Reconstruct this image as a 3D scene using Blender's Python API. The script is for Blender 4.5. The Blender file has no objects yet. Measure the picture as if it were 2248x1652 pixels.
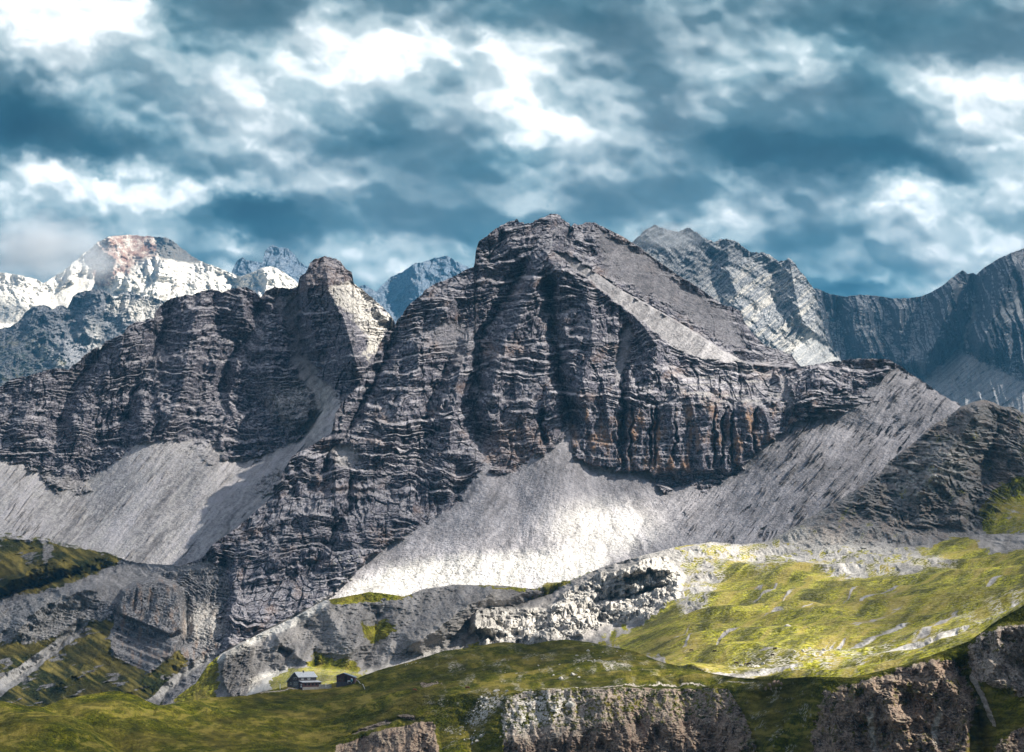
import bpy, math, random
import numpy as np
from mathutils import Vector, Matrix

# ------------------------------------------------------------------ camera, world, sun, exposure
scene = bpy.context.scene
col = scene.collection
F = 5288.0                      # focal length in photo units (a 2248 x 1652 view)
CX, CY = 1124.0, 826.0
HORIZON = 1349.0
PITCH = math.atan((HORIZON - CY) / F)
cam_data = bpy.data.cameras.new('camera')
cam = bpy.data.objects.new('camera', cam_data)
col.objects.link(cam)
cam_data.sensor_width = 36.0
cam_data.lens = F / 2248.0 * 36.0
cam_data.clip_start = 1.0
cam_data.clip_end = 200000.0
cam.location = (0, 0, 0)
cam.rotation_euler = (math.pi / 2 + PITCH, 0, 0)
scene.camera = cam

SUN_EL = math.radians(43.0)
SUN_AZ = math.radians(-9.0)     # measured from +X towards +Y: the sun stands right of the view
SUN = np.array([math.cos(SUN_EL) * math.cos(SUN_AZ), math.cos(SUN_EL) * math.sin(SUN_AZ), math.sin(SUN_EL)])

world = bpy.data.worlds.new('World')
scene.world = world
world.use_nodes = True
wn = world.node_tree
bg = wn.nodes['Background']
sky = wn.nodes.new('ShaderNodeTexSky')
sky.sky_type = 'NISHITA'
sky.sun_disc = False
sky.sun_elevation = SUN_EL
sky.sun_rotation = math.pi / 2 - SUN_AZ
sky.altitude = 2300
wn.links.new(sky.outputs[0], bg.inputs[0])
bg.inputs[1].default_value = 0.05

sun_data = bpy.data.lights.new('sun', 'SUN')
sun_data.energy = 5.0
sun_data.angle = math.radians(0.5)
sun_data.color = (1.0, 0.95, 0.86)
sun = bpy.data.objects.new('sun', sun_data)
col.objects.link(sun)
sun.rotation_euler = Vector((SUN[0], SUN[1], SUN[2])).to_track_quat('Z', 'Y').to_euler()
sun.location = (500, 500, 900)

scene.view_settings.view_transform = 'Standard'
scene.view_settings.look = 'None'
scene.view_settings.gamma = 1.0
scene.view_settings.exposure = 1.45
scene.render.film_transparent = False
scene.cycles.max_bounces = 5
scene.cycles.diffuse_bounces = 2
scene.cycles.glossy_bounces = 1
scene.cycles.transmission_bounces = 2
scene.cycles.transparent_max_bounces = 12
scene.cycles.volume_bounces = 1
scene.cycles.use_denoising = True
scene.cycles.use_adaptive_sampling = True
scene.cycles.adaptive_threshold = 0.02

# ------------------------------------------------------------------ maths helpers
cp, sp_ = math.cos(PITCH), math.sin(PITCH)
def place(px, py, D):
    """photo coordinates and forward distance (m) -> world position, arrays or numbers"""
    a = (px - CX) / F
    b = (CY - py) / F
    fy = cp - b * sp_
    fz = sp_ + b * cp
    return a / fy * D, D + 0.0 * a, fz / fy * D

_rng = np.random.RandomState(7)
_G = _rng.rand(512, 512).astype(np.float32) * (2 * math.pi)
_GX, _GY = np.cos(_G), np.sin(_G)
_V = _rng.rand(512, 512).astype(np.float32)

def perlin(x, y, seed=0):
    """gradient noise, about -1..1"""
    x = np.asarray(x, np.float32) + seed * 37.17
    y = np.asarray(y, np.float32) + seed * 91.73
    xi = np.floor(x); yi = np.floor(y)
    fx = x - xi; fy = y - yi
    xi = xi.astype(np.int32) & 511; yi = yi.astype(np.int32) & 511
    x1 = (xi + 1) & 511; y1 = (yi + 1) & 511
    u = fx * fx * fx * (fx * (fx * 6 - 15) + 10)
    v = fy * fy * fy * (fy * (fy * 6 - 15) + 10)
    a = _GX[yi, xi] * fx + _GY[yi, xi] * fy
    b = _GX[yi, x1] * (fx - 1) + _GY[yi, x1] * fy
    c = _GX[y1, xi] * fx + _GY[y1, xi] * (fy - 1)
    d = _GX[y1, x1] * (fx - 1) + _GY[y1, x1] * (fy - 1)
    return 1.5 * ((a * (1 - u) + b * u) * (1 - v) + (c * (1 - u) + d * u) * v)

def fbm(x, y, oct=4, seed=0, gain=0.5):
    s = 0; a = 1.0; t = 0; f = 1.0
    for i in range(oct):
        s = s + a * perlin(x * f, y * f, seed + i * 3)
        t += a; a *= gain; f *= 2.03
    return s / t

def ridged(x, y, oct=4, seed=0, gain=0.5):
    """0..1 with sharp crests"""
    s = 0; a = 1.0; t = 0; f = 1.0
    for i in range(oct):
        n = 1 - np.abs(perlin(x * f, y * f, seed + i * 3)) * 1.6
        s = s + a * n
        t += a; a *= gain; f *= 2.1
    return np.clip(s / t, 0, 1)

def cells(x, y, seed=0):
    """blocky noise: value of the nearest jittered cell, distance to the border-ish"""
    x = np.asarray(x, np.float32); y = np.asarray(y, np.float32)
    xi = np.floor(x); yi = np.floor(y)
    best = np.full(x.shape, 9.0, np.float32); sec = np.full(x.shape, 9.0, np.float32); val = np.zeros(x.shape, np.float32)
    for dx in (-1, 0, 1):
        for dy in (-1, 0, 1):
            cx = xi + dx; cy = yi + dy
            ix = (cx.astype(np.int32) + seed * 17) & 511; iy = (cy.astype(np.int32) + seed * 29) & 511
            jx = _V[iy, ix]; jy = _V[ix, iy]
            d = (cx + jx - x) ** 2 + (cy + jy - y) ** 2
            v = _V[(iy + 101) & 511, (ix + 57) & 511]
            m = d < best
            sec = np.where(m, best, np.minimum(sec, d))
            val = np.where(m, v, val)
            best = np.where(m, d, best)
    return val, np.sqrt(sec) - np.sqrt(best), np.sqrt(best)

def sstep(a, b, x):
    t = np.clip((x - a) / (b - a), 0, 1)
    return t * t * (3 - 2 * t)

def mix(a, b, t):
    return a * (1 - t) + b * t

def inside(pts, X, Y, soft=8.0):
    """soft 0..1 mask of a polygon (signed distance / soft)"""
    P = np.array(pts, np.float32)
    x0, y0 = P.min(0) - soft * 2; x1, y1 = P.max(0) + soft * 2
    out = np.zeros(X.shape, np.float32)
    m = (X > x0) & (X < x1) & (Y > y0) & (Y < y1)
    if not m.any():
        return out
    x = X[m]; y = Y[m]
    d2 = np.full(x.shape, 1e12, np.float32); ins = np.zeros(x.shape, bool)
    n = len(P)
    for i in range(n):
        ax, ay = P[i]; bx, by = P[(i + 1) % n]
        ex, ey = bx - ax, by - ay
        t = np.clip(((x - ax) * ex + (y - ay) * ey) / (ex * ex + ey * ey + 1e-9), 0, 1)
        d2 = np.minimum(d2, (x - ax - t * ex) ** 2 + (y - ay - t * ey) ** 2)
        if ay != by:
            c = ((ay > y) != (by > y)) & (x < (bx - ax) * (y - ay) / (by - ay) + ax)
            ins ^= c
    sd = np.where(ins, np.sqrt(d2), -np.sqrt(d2))
    out[m] = sstep(-soft, soft, sd)
    return out

def stroke(pts, X, Y, w0, w1=None):
    """profile 0..1 of a ridge or gully drawn along pts, (x, y) or (x, y, strength)"""
    w1 = w0 if w1 is None else w1
    out = np.zeros(X.shape, np.float32)
    n = len(pts) - 1
    wm = max(w0, w1)
    for i in range(n):
        ax, ay = pts[i][:2]; bx, by = pts[i + 1][:2]
        m = (X > min(ax, bx) - wm) & (X < max(ax, bx) + wm) & (Y > min(ay, by) - wm) & (Y < max(ay, by) + wm)
        if not m.any():
            continue
        x = X[m]; y = Y[m]
        ex, ey = bx - ax, by - ay
        t = np.clip(((x - ax) * ex + (y - ay) * ey) / (ex * ex + ey * ey + 1e-9), 0, 1)
        d = np.sqrt((x - ax - t * ex) ** 2 + (y - ay - t * ey) ** 2)
        s = (i + t) / n
        w = w0 + (w1 - w0) * s
        endfade = np.minimum(1, np.minimum(s * 6 + 0.15, (1 - s) * 6 + 0.15))
        v = np.clip(1 - d / w, 0, 1) ** 1.3 * endfade
        out[m] = np.maximum(out[m], v)
    return out

def ell(X, Y, cx, cy, rx, ry, ang=0.0, soft=0.5):
    c, s = math.cos(math.radians(ang)), math.sin(math.radians(ang))
    u = ((X - cx) * c + (Y - cy) * s) / rx
    v = (-(X - cx) * s + (Y - cy) * c) / ry
    r = np.sqrt(u * u + v * v)
    return 1 - sstep(1 - soft, 1 + soft, r)

def tag(o, label=None, cat=None, group=None, kind=None):
    if label: o['label'] = label
    if cat: o['category'] = cat
    if group: o['group'] = group
    if kind: o['kind'] = kind
    return o

def grid_mesh(name, P, attrs, mat, smooth=True):
    """P: (nv, nx, 3) positions; attrs: dict of (nv, nx) floats"""
    nv, nx = P.shape[:2]
    me = bpy.data.meshes.new(name)
    me.vertices.add(nv * nx)
    me.vertices.foreach_set('co', P.reshape(-1).astype(np.float32))
    idx = np.arange(nv * nx, dtype=np.int32).reshape(nv, nx)
    q = np.stack([idx[:-1, :-1], idx[1:, :-1], idx[1:, 1:], idx[:-1, 1:]], -1).reshape(-1, 4)
    nf = len(q)
    me.loops.add(nf * 4)
    me.loops.foreach_set('vertex_index', q.reshape(-1))
    me.polygons.add(nf)
    me.polygons.foreach_set('loop_start', np.arange(0, nf * 4, 4, dtype=np.int32))
    me.polygons.foreach_set('loop_total', np.full(nf, 4, np.int32))
    me.polygons.foreach_set('use_smooth', np.full(nf, smooth, bool))
    me.update(calc_edges=True)
    for k, a in attrs.items():
        at = me.attributes.new(k, 'FLOAT', 'POINT')
        at.data.foreach_set('value', np.ascontiguousarray(a, np.float32).reshape(-1))
    me.materials.append(mat)
    o = bpy.data.objects.new(name, me)
    col.objects.link(o)
    return o

# ------------------------------------------------------------------ node material helpers
def new_mat(name):
    m = bpy.data.materials.new(name); m.use_nodes = True
    nt = m.node_tree
    for n in list(nt.nodes): nt.nodes.remove(n)
    out = nt.nodes.new('ShaderNodeOutputMaterial')
    return m, nt, out

class NB:
    """small node builder"""
    def __init__(s, nt): s.nt = nt
    def n(s, t, **kw):
        nd = s.nt.nodes.new(t)
        for k, v in kw.items(): setattr(nd, k, v)
        return nd
    def link(s, a, b): s.nt.links.new(a, b)
    def val(s, sock, v):
        if hasattr(v, 'is_output') or isinstance(v, bpy.types.NodeSocket): s.link(v, sock)
        else: sock.default_value = v
    def attr(s, name):
        a = s.n('ShaderNodeAttribute'); a.attribute_name = name
        return a.outputs['Fac']
    def math(s, op, a, b=0.0, c=0.0, clamp=False):
        m = s.n('ShaderNodeMath', operation=op, use_clamp=clamp)
        s.val(m.inputs[0], a); s.val(m.inputs[1], b)
        if op in ('MULTIPLY_ADD', 'COMPARE'): s.val(m.inputs[2], c)
        return m.outputs[0]
    def mix(s, f, a, b):
        m = s.n('ShaderNodeMix', data_type='RGBA')
        s.val(m.inputs[0], f)
        s.val(m.inputs[6], a if not isinstance(a, tuple) else (*a, 1.0)[:4])
        s.val(m.inputs[7], b if not isinstance(b, tuple) else (*b, 1.0)[:4])
        return m.outputs[2]
    def rng(s, x, a, b, c=0.0, d=1.0):
        m = s.n('ShaderNodeMapRange', clamp=True)
        s.val(m.inputs[0], x); m.inputs[1].default_value = a; m.inputs[2].default_value = b
        m.inputs[3].default_value = c; m.inputs[4].default_value = d
        return m.outputs[0]
    def coords(s, scale=(1, 1, 1)):
        tc = s.n('ShaderNodeTexCoord'); mp = s.n('ShaderNodeMapping')
        s.link(tc.outputs['Object'], mp.inputs[0])
        mp.inputs['Scale'].default_value = scale
        return mp.outputs[0]
    def noise(s, vec, scale, detail=4, rough=0.6, dist=0.0):
        t = s.n('ShaderNodeTexNoise'); s.link(vec, t.inputs['Vector'])
        t.inputs['Scale'].default_value = scale; t.inputs['Detail'].default_value = detail
        t.inputs['Roughness'].default_value = rough; t.inputs['Distortion'].default_value = dist
        return t.outputs['Fac']
    def voro(s, vec, scale, feature='F1'):
        t = s.n('ShaderNodeTexVoronoi', feature=feature); s.link(vec, t.inputs['Vector'])
        t.inputs['Scale'].default_value = scale
        return t
    def bump(s, h, strength, dist):
        b = s.n('ShaderNodeBump'); s.link(h, b.inputs['Height'])
        b.inputs['Strength'].default_value = strength; b.inputs['Distance'].default_value = dist
        return b.outputs[0]
    def diffuse(s, c, normal=None, rough=0.9, out=None, spec=0.15):
        p = s.n('ShaderNodeBsdfPrincipled')
        s.val(p.inputs['Base Color'], c if not isinstance(c, tuple) else (*c, 1.0)[:4])
        s.val(p.inputs['Roughness'], rough)
        p.inputs['Specular IOR Level'].default_value = spec
        if normal is not None: s.link(normal, p.inputs['Normal'])
        if out is not None: s.link(p.outputs[0], out.inputs[0])
        return p

def terrain_material(name, rock_dark, rock_light, scree, grass_a, grass_b, px=1.4, tan=(0.33, 0.25, 0.17), orange=(0.34, 0.16, 0.08), bumpd=1.0, strata=True, pale_lo=(0.20, 0.18, 0.16)):
    """rock with debris and painted-in light on its ledges, scree and grass, mixed by the mesh attributes 'scree', 'grass', 'tint', 'pale', 'speck';
    px = metres covered by one picture pixel, the size of the finest grain"""
    m, nt, out = new_mat(name)
    b = NB(nt)
    v = b.coords()
    vs = b.coords((1.0, 1.0, 2.0))
    n_f = b.noise(v, 0.42 / px, 3, 0.7)
    n_m = b.noise(v, 0.09 / px, 5, 0.62)
    n_s = b.noise(vs, 0.16 / px, 4, 0.65) if strata else n_m
    n_l = b.noise(v, 0.012 / px, 3, 0.5)
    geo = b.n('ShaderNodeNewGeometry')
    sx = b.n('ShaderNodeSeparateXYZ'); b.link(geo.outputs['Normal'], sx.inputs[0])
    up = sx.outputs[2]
    # rock
    r = b.mix(b.rng(n_s, 0.36, 0.64), rock_dark, rock_light)
    r = b.mix(b.rng(n_f, 0.52, 0.66, 0, 0.8), r, tuple(min(1, c * 1.9) for c in rock_light))
    r = b.mix(b.rng(n_f, 0.48, 0.36, 0, 0.85), r, tuple(c * 0.3 for c in rock_dark))
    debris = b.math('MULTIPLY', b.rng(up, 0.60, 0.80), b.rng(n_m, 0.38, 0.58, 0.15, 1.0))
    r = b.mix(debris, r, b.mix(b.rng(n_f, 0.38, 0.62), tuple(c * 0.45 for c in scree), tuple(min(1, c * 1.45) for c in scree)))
    r = b.mix(b.math('MULTIPLY', b.attr('ledge'), b.rng(n_f, 0.36, 0.5, 0.35, 1.0)), r, b.mix(n_f, tuple(c * 1.0 for c in scree), tuple(min(0.8, c * 2.1) for c in scree)))  # pale debris brightened in the colour as if sun caught the ledge tops
    r = b.mix(b.math('MULTIPLY', b.attr('tint'), b.rng(n_m, 0.35, 0.55)), r, b.mix(n_f, orange, tan))
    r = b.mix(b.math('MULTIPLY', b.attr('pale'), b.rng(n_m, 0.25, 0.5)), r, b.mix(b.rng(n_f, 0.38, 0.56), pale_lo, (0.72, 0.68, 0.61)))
    # scree
    s1 = b.mix(b.rng(n_m, 0.3, 0.7), tuple(c * 0.8 for c in scree), tuple(c * 1.12 for c in scree))
    s1 = b.mix(b.rng(n_f, 0.46, 0.34, 0, 0.65), s1, tuple(c * 0.35 for c in scree))
    s1 = b.mix(b.rng(n_f, 0.56, 0.70, 0, 0.6), s1, tuple(min(1, c * 1.7) for c in scree))
    s1 = b.mix(b.math('MULTIPLY', b.attr('pale'), 0.85), s1, b.mix(b.rng(n_f, 0.32, 0.5), (0.30, 0.27, 0.23), (0.76, 0.73, 0.67)))
    s1 = b.mix(b.rng(b.attr('run'), 0.0, -1.0, 0, 0.75), s1, tuple(c * 0.35 for c in scree))
    s1 = b.mix(b.rng(b.attr('run'), 0.0, 1.0, 0, 0.7), s1, tuple(min(1, c * 1.7) for c in scree))
    c = b.mix(b.attr('scree'), r, s1)
    # grass
    g = b.mix(b.rng(b.noise(v, 0.05 / px, 6, 0.75), 0.38, 0.60), grass_a, grass_b)
    g = b.mix(b.rng(b.noise(v, 0.14 / px, 5, 0.75), 0.52, 0.38, 0, 0.85), g, tuple(x * 0.28 for x in grass_a))
    g = b.mix(b.rng(n_f, 0.52, 0.36, 0.0, 0.8), g, tuple(x * 0.3 for x in grass_a))
    g = b.mix(b.rng(n_f, 0.54, 0.68, 0.0, 0.5), g, tuple(x * 1.6 for x in grass_b))
    g = b.mix(b.rng(n_l, 0.45, 0.65, 0, 0.55), g, (0.17, 0.13, 0.03))
    g = b.mix(b.rng(b.attr('run'), 0.0, 1.0, 0, 0.8), g, (0.36, 0.28, 0.07))
    g = b.mix(b.rng(b.attr('run'), 0.0, -1.0, 0, 0.75), g, tuple(x * 0.32 for x in grass_a))
    stone = b.math('MULTIPLY', b.attr('speck'), b.rng(b.noise(v, 0.30 / px, 2, 0.5), 0.50, 0.56))
    g = b.mix(stone, g, b.mix(n_f, (0.36, 0.33, 0.28), (0.66, 0.62, 0.55)))
    gm = b.math('SUBTRACT', b.attr('grass'), b.math('MULTIPLY', b.math('SUBTRACT', 0.5, n_m), 1.2))
    gm = b.math('MULTIPLY', b.rng(gm, 0.40, 0.60), b.rng(b.attr('grass'), 0.02, 0.25))
    c = b.mix(gm, c, g)
    c = b.mix(b.math('MULTIPLY', b.attr('dark'), 0.9), c, (0.035, 0.035, 0.04))
    h = b.math('ADD', n_f, b.math('MULTIPLY', n_m, 2.0))
    p = b.diffuse(c, b.bump(h, 1.0, bumpd * px * 2.0), 0.95, out, 0.08)
    return m

# ------------------------------------------------------------------ terrain engine
LAYERS = {}
LAST = {}
LIGHT = []          # (x, y, z, wanted share of sunlight) samples, used to open the gaps in the cloud deck

def saw(t, k=0.72):
    f = t - np.floor(t)
    return f - sstep(k, 1.0, f)

def blur(a, n, axis):
    if n < 2: return a
    k = n // 2
    pad = [(0, 0), (0, 0)]; pad[axis] = (k + 1, k)
    c = np.cumsum(np.pad(a, pad, mode='edge').astype(np.float64), axis=axis)
    L = a.shape[axis]
    hi = np.take(c, np.arange(2 * k + 1, 2 * k + 1 + L), axis=axis); lo = np.take(c, np.arange(0, L), axis=axis)
    return (hi - lo) / (2 * k + 1)

def build_terrain(name, curves, x0, x1, nx, nv, relief, attrs_fn, mat, light=None, jag=(0, 20), smooth=21, back=120.0, backdrop=0.9, jag_fn=None, label=None, dens=None, far=1.0):
    if dens is not None:      # columns set closer where the crest is steep
        xs = np.interp(np.linspace(0, 1, nx), np.linspace(0, 1, len(dens)), dens)
    else:
        xs = np.linspace(x0, x1, nx)
    ys, Ds = [], []
    for c in curves:
        c = np.array(c, float)
        ys.append(np.interp(xs, c[:, 0], c[:, 1])); Ds.append(np.interp(xs, c[:, 0], c[:, 2]) * far)
    j = jag[0] * fbm(xs / jag[1], xs * 0, 5, 11, 0.6)
    if jag_fn is not None: j = j * jag_fn(xs)
    ys[0] = ys[0] + j
    for k in range(1, len(ys)):
        ys[k] = np.maximum(ys[k], ys[k - 1] + 0.5)
    v = np.linspace(0, 1, nv)[:, None]
    Y = ys[0][None] + (ys[-1] - ys[0])[None] * v
    X = np.repeat(xs[None], nv, 0)
    xr = np.linspace(xs[0], xs[-1], 1200)
    def soft(a, n):
        q = np.interp(xr, xs, a)[None]
        for r in range(2): q = blur(q, n, 1)
        return np.interp(xs, xr, q[0])
    ns = 2 * int(22.0 / (xs[-1] - xs[0]) * 1200) + 1
    yc = [soft(y_, ns) for y_ in ys]; Dc = [soft(d_, ns) for d_ in Ds]
    for k in range(1, len(yc)):
        yc[k] = np.maximum(yc[k], yc[k - 1] + 0.5)
    D = np.repeat(Dc[0][None], nv, 0)
    for k in range(len(ys) - 1):
        t = np.clip((Y - yc[k][None]) / (yc[k + 1] - yc[k])[None], 0, 1)
        D = D + (Dc[k + 1] - Dc[k])[None] * t
    # above the smoothed crest the slope simply goes on upwards
    g0 = ((Dc[1] - Dc[0]) / np.maximum(yc[1] - yc[0], 25.0))[None]
    D = D + np.minimum(Y - yc[0][None], 0) * np.clip(g0, -3, 3)
    for r in range(2):
        D = blur(D, smooth, 0)
    wx, wy, wz = place(X, Y, D)
    back = back * far
    wx = wx / far; wz = wz / far
    A = attrs_fn(X, Y, wx, wz, D / far) if attrs_fn else {}
    for k in ('scree', 'grass', 'tint', 'pale', 'dark', 'speck', 'ledge', 'run'):
        if k not in A: A[k] = np.zeros(X.shape, np.float32)
    o = relief(X, Y, wx, wz, A, D / far)
    lift = 0
    if isinstance(o, tuple): o, lift = o
    D2 = D - o * far
    wx, wy, wz = place(X, Y, D2)
    wz = wz + lift * far
    P = np.stack([wx, wy, wz], -1)
    LAYERS[name] = (xs, Y, P)
    if light is not None:
        T = light(X, Y)
        s = (slice(None, None, 3), slice(None, None, 3))
        LIGHT.append(np.stack([wx[s].ravel(), wy[s].ravel(), wz[s].ravel(), T[s].ravel()], -1))
    # the far side of the crest
    nb = 7
    rows = []
    for k in range(nb, 0, -1):
        s = (k / nb) ** 1.5 * back
        n = perlin(P[0, :, 0] / (back * 0.3), np.full(nx, k * 0.7), 5) * s * 0.12
        rows.append(np.stack([P[0, :, 0] * (1 + s / P[0, :, 1]), P[0, :, 1] + s, P[0, :, 2] - s * backdrop + n], -1))
    P2 = np.concatenate([np.array(rows), P], 0)
    A2 = {k: np.concatenate([np.repeat(a[:1], nb, 0), a], 0) for k, a in A.items()}
    ob = grid_mesh(name, P2, A2, mat)
    tag(ob, label, None, None, 'structure')
    return ob

def at(layer, px, py):
    """world point of a terrain layer seen at a photo position"""
    xs, Y, P = LAYERS[layer]
    i = int(np.argmin(np.abs(xs - px)))
    j = int(np.argmin(np.abs(Y[:, i] - py)))
    return Vector(P[j, i].tolist())

def rock_relief(X, Z, s=1.0, seed=0, rib=1.0, ter=1.0, dip=0.0, fine=1.0, warp=1.0):
    w = fbm(X / (260 * s), Z / (260 * s), 3, seed) * 70 * s * warp
    w2 = fbm(X / (60 * s), Z / (60 * s), 3, seed + 6) * 22 * s
    r1 = (ridged((X + w) / (190 * s), Z / (560 * s), 3, seed + 1) - 0.5) * 75 * s
    r2 = (ridged((X + w * 0.5 + w2 + Z * 0.12) / (66 * s), (Z + w2) / (130 * s), 3, seed + 2) - 0.5) * 34 * s
    r3 = (ridged((X + w * .3 + w2) / (25 * s), (Z + w2) / (38 * s), 3, seed + 3) - 0.5) * 15 * s
    r4 = (ridged((X + w2) / (9 * s), Z / (12 * s), 2, seed + 7) - 0.5) * 6 * s
    m1 = sstep(-0.22, 0.4, fbm(X / (130 * s), Z / (90 * s), 3, seed + 9)) * 1.3 + 0.05
    m2 = sstep(-0.18, 0.35, fbm(X / (70 * s), Z / (34 * s), 3, seed + 10)) * 1.3 + 0.03
    m3 = sstep(-0.2, 0.3, fbm(X / (26 * s), Z / (12 * s), 2, seed + 12)) * 1.1
    zs = Z + dip * X + fbm((X + w) / (230 * s), Z / (230 * s), 3, seed + 4) * 46 * s - r1 * 0.22 - r2 * 0.30 - r3 * 0.12 + w2 * 0.15
    fc, fe, fd = cells(X / (95 * s) + w / (200 * s), Z / (240 * s), seed + 21)
    zs = zs + (fc - 0.5) * 34 * s * np.clip(rib, 0, 1)
    zs = zs + perlin(zs / (75 * s), zs * 0 + 3.3, seed) * 26 * s + perlin(zs / (21 * s), X / (400 * s), seed + 2) * 7 * s
    f1, f2, f3 = zs / (31 * s), zs / (11.3 * s) + 0.3, zs / (5.1 * s)
    t = saw(f1, .84) * 17 * s * m1 + saw(f2, .84) * 9.5 * s * m2 + saw(f3, .80) * 4.2 * s * m3
    q = lambda f, m, a: sstep(a, a + .06, f - np.floor(f)) * sstep(1.0, .95, f - np.floor(f)) * np.clip(m, 0, 1)
    brk = sstep(-0.12, 0.28, fbm(X / (15 * s), Z / (6 * s), 3, seed + 13))
    LAST['ledge'] = np.clip(np.maximum.reduce([q(f1, m1, .80), q(f2, m2, .76), q(f3, m3, .70) * 0.8]) * brk, 0, 1)
    cv, ce, cd = cells((X + w2 * .3) / (13 * s), zs / (8 * s), seed)
    blk = cv * 4.5 * s - sstep(0.10, 0.0, ce) * 5 * s
    f = fbm(X / (14 * s), Z / (9 * s), 4, seed + 5, 0.6) * 4.0 * s
    crk = sstep(0.80, 0.97, ridged((X + w2 * .5) / (30 * s), Z / (95 * s), 2, seed + 14)) * 9 * s
    return (r1 + r2 * 1.15 + r3 * 0.75 + r4 * 0.5) * rib + t * ter + (blk + f - crk) * fine

def streaks(X, Y, apex=None, ang=None, width=5.0, length=90.0, seed=0):
    """runnels down a slope, photo-plane: radiating from an apex or along an angle (degrees)"""
    if apex is not None:
        dx = X - apex[0]; dy = Y - apex[1]
        r = np.sqrt(dx * dx + dy * dy) + 1
        a = np.arctan2(dx, dy)
        R = apex[2] if len(apex) > 2 else 200.0
        u = a * R / width; v = r / length
    else:
        c, s = math.cos(math.radians(ang)), math.sin(math.radians(ang))
        v = (X * c + Y * s) / length; u = (-X * s + Y * c) / width
    w = fbm(u * 0.15, v, 2, seed) * 1.2
    return fbm(u + w, v, 3, seed + 1, 0.6)

# ------------------------------------------------------------------ far peaks
def zeros(X): return np.zeros(X.shape, np.float32)
far_mat = terrain_material('far_rock', (0.08, 0.10, 0.13), (0.12, 0.145, 0.18), (0.15, 0.17, 0.20), (0.06, 0.08, 0.03), (0.09, 0.11, 0.04), px=8.0, strata=False)  # low-contrast bluish tone puts distance haze into the rock colour
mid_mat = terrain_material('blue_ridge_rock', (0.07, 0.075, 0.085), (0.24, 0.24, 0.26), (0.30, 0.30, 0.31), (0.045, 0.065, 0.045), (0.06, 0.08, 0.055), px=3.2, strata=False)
pale_mat = terrain_material('pale_limestone', (0.34, 0.31, 0.27), (0.62, 0.57, 0.50), (0.64, 0.58, 0.50), (0.09, 0.10, 0.04), (0.12, 0.13, 0.05), px=6.0, orange=(0.17, 0.10, 0.09), tan=(0.30, 0.19, 0.14), pale_lo=(0.46, 0.42, 0.37), bumpd=0.5)

def far_relief(s, seed, fine=1.0):
    def f(X, Y, wx, wz, A, D):
        return rock_relief(wx, wz, s, seed, 0.9, 0.3, 0, 0.6)
    return f

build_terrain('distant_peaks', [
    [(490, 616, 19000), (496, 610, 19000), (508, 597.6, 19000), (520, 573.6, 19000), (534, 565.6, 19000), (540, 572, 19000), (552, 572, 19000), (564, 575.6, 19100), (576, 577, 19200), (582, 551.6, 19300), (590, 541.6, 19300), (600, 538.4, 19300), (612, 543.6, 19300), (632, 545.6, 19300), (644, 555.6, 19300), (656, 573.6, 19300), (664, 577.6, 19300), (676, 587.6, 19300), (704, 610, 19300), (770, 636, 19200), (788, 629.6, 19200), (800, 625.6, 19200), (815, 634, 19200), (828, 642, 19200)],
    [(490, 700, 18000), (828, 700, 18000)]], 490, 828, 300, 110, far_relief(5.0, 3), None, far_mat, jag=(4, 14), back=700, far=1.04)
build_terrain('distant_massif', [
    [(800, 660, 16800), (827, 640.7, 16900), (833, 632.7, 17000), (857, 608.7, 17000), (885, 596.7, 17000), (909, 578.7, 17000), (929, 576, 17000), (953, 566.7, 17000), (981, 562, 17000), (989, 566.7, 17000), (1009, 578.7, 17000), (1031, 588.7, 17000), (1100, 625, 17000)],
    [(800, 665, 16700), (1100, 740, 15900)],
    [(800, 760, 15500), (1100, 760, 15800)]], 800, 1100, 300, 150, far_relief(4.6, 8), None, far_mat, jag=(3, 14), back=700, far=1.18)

# ------------------------------------------------------------------ red-topped pale mountain, far left
def red_attrs(X, Y, wx, wz, D):
    wxp = X + fbm(X / 18, Y / 14, 3, 2) * 14; wyp = Y + fbm(X / 18, Y / 14, 3, 4) * 12
    dark = inside([(338, 510), (374, 515), (404, 540), (446, 572), (430, 580), (390, 574), (350, 566), (345, 540)], X + (wxp - X) * .4, Y + (wyp - Y) * .4, 4)
    top = inside([(212, 530), (240, 510), (370, 515), (440, 575), (400, 572), (330, 566), (300, 575), (262, 560), (250, 620), (215, 640), (195, 590)], wxp, wyp, 8)
    red = inside([(228, 560), (262, 545), (290, 566), (300, 588), (285, 606), (255, 600), (236, 580)], wxp, wyp, 7)
    grn = inside([(262, 582), (320, 575), (312, 606), (290, 612)], wxp, wyp, 6) * 0.5
    scr = inside([(90, 632), (120, 635), (196, 600), (200, 640), (160, 700), (90, 700)], wxp, wyp, 6)
    return dict(tint=np.clip(top + red, 0, 1), dark=np.clip(dark * 0.95 + grn * 0.5, 0, 1), pale=np.clip(1 - dark - top - red - scr * 0.6, 0, 1), scree=np.maximum(scr, dark))
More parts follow.
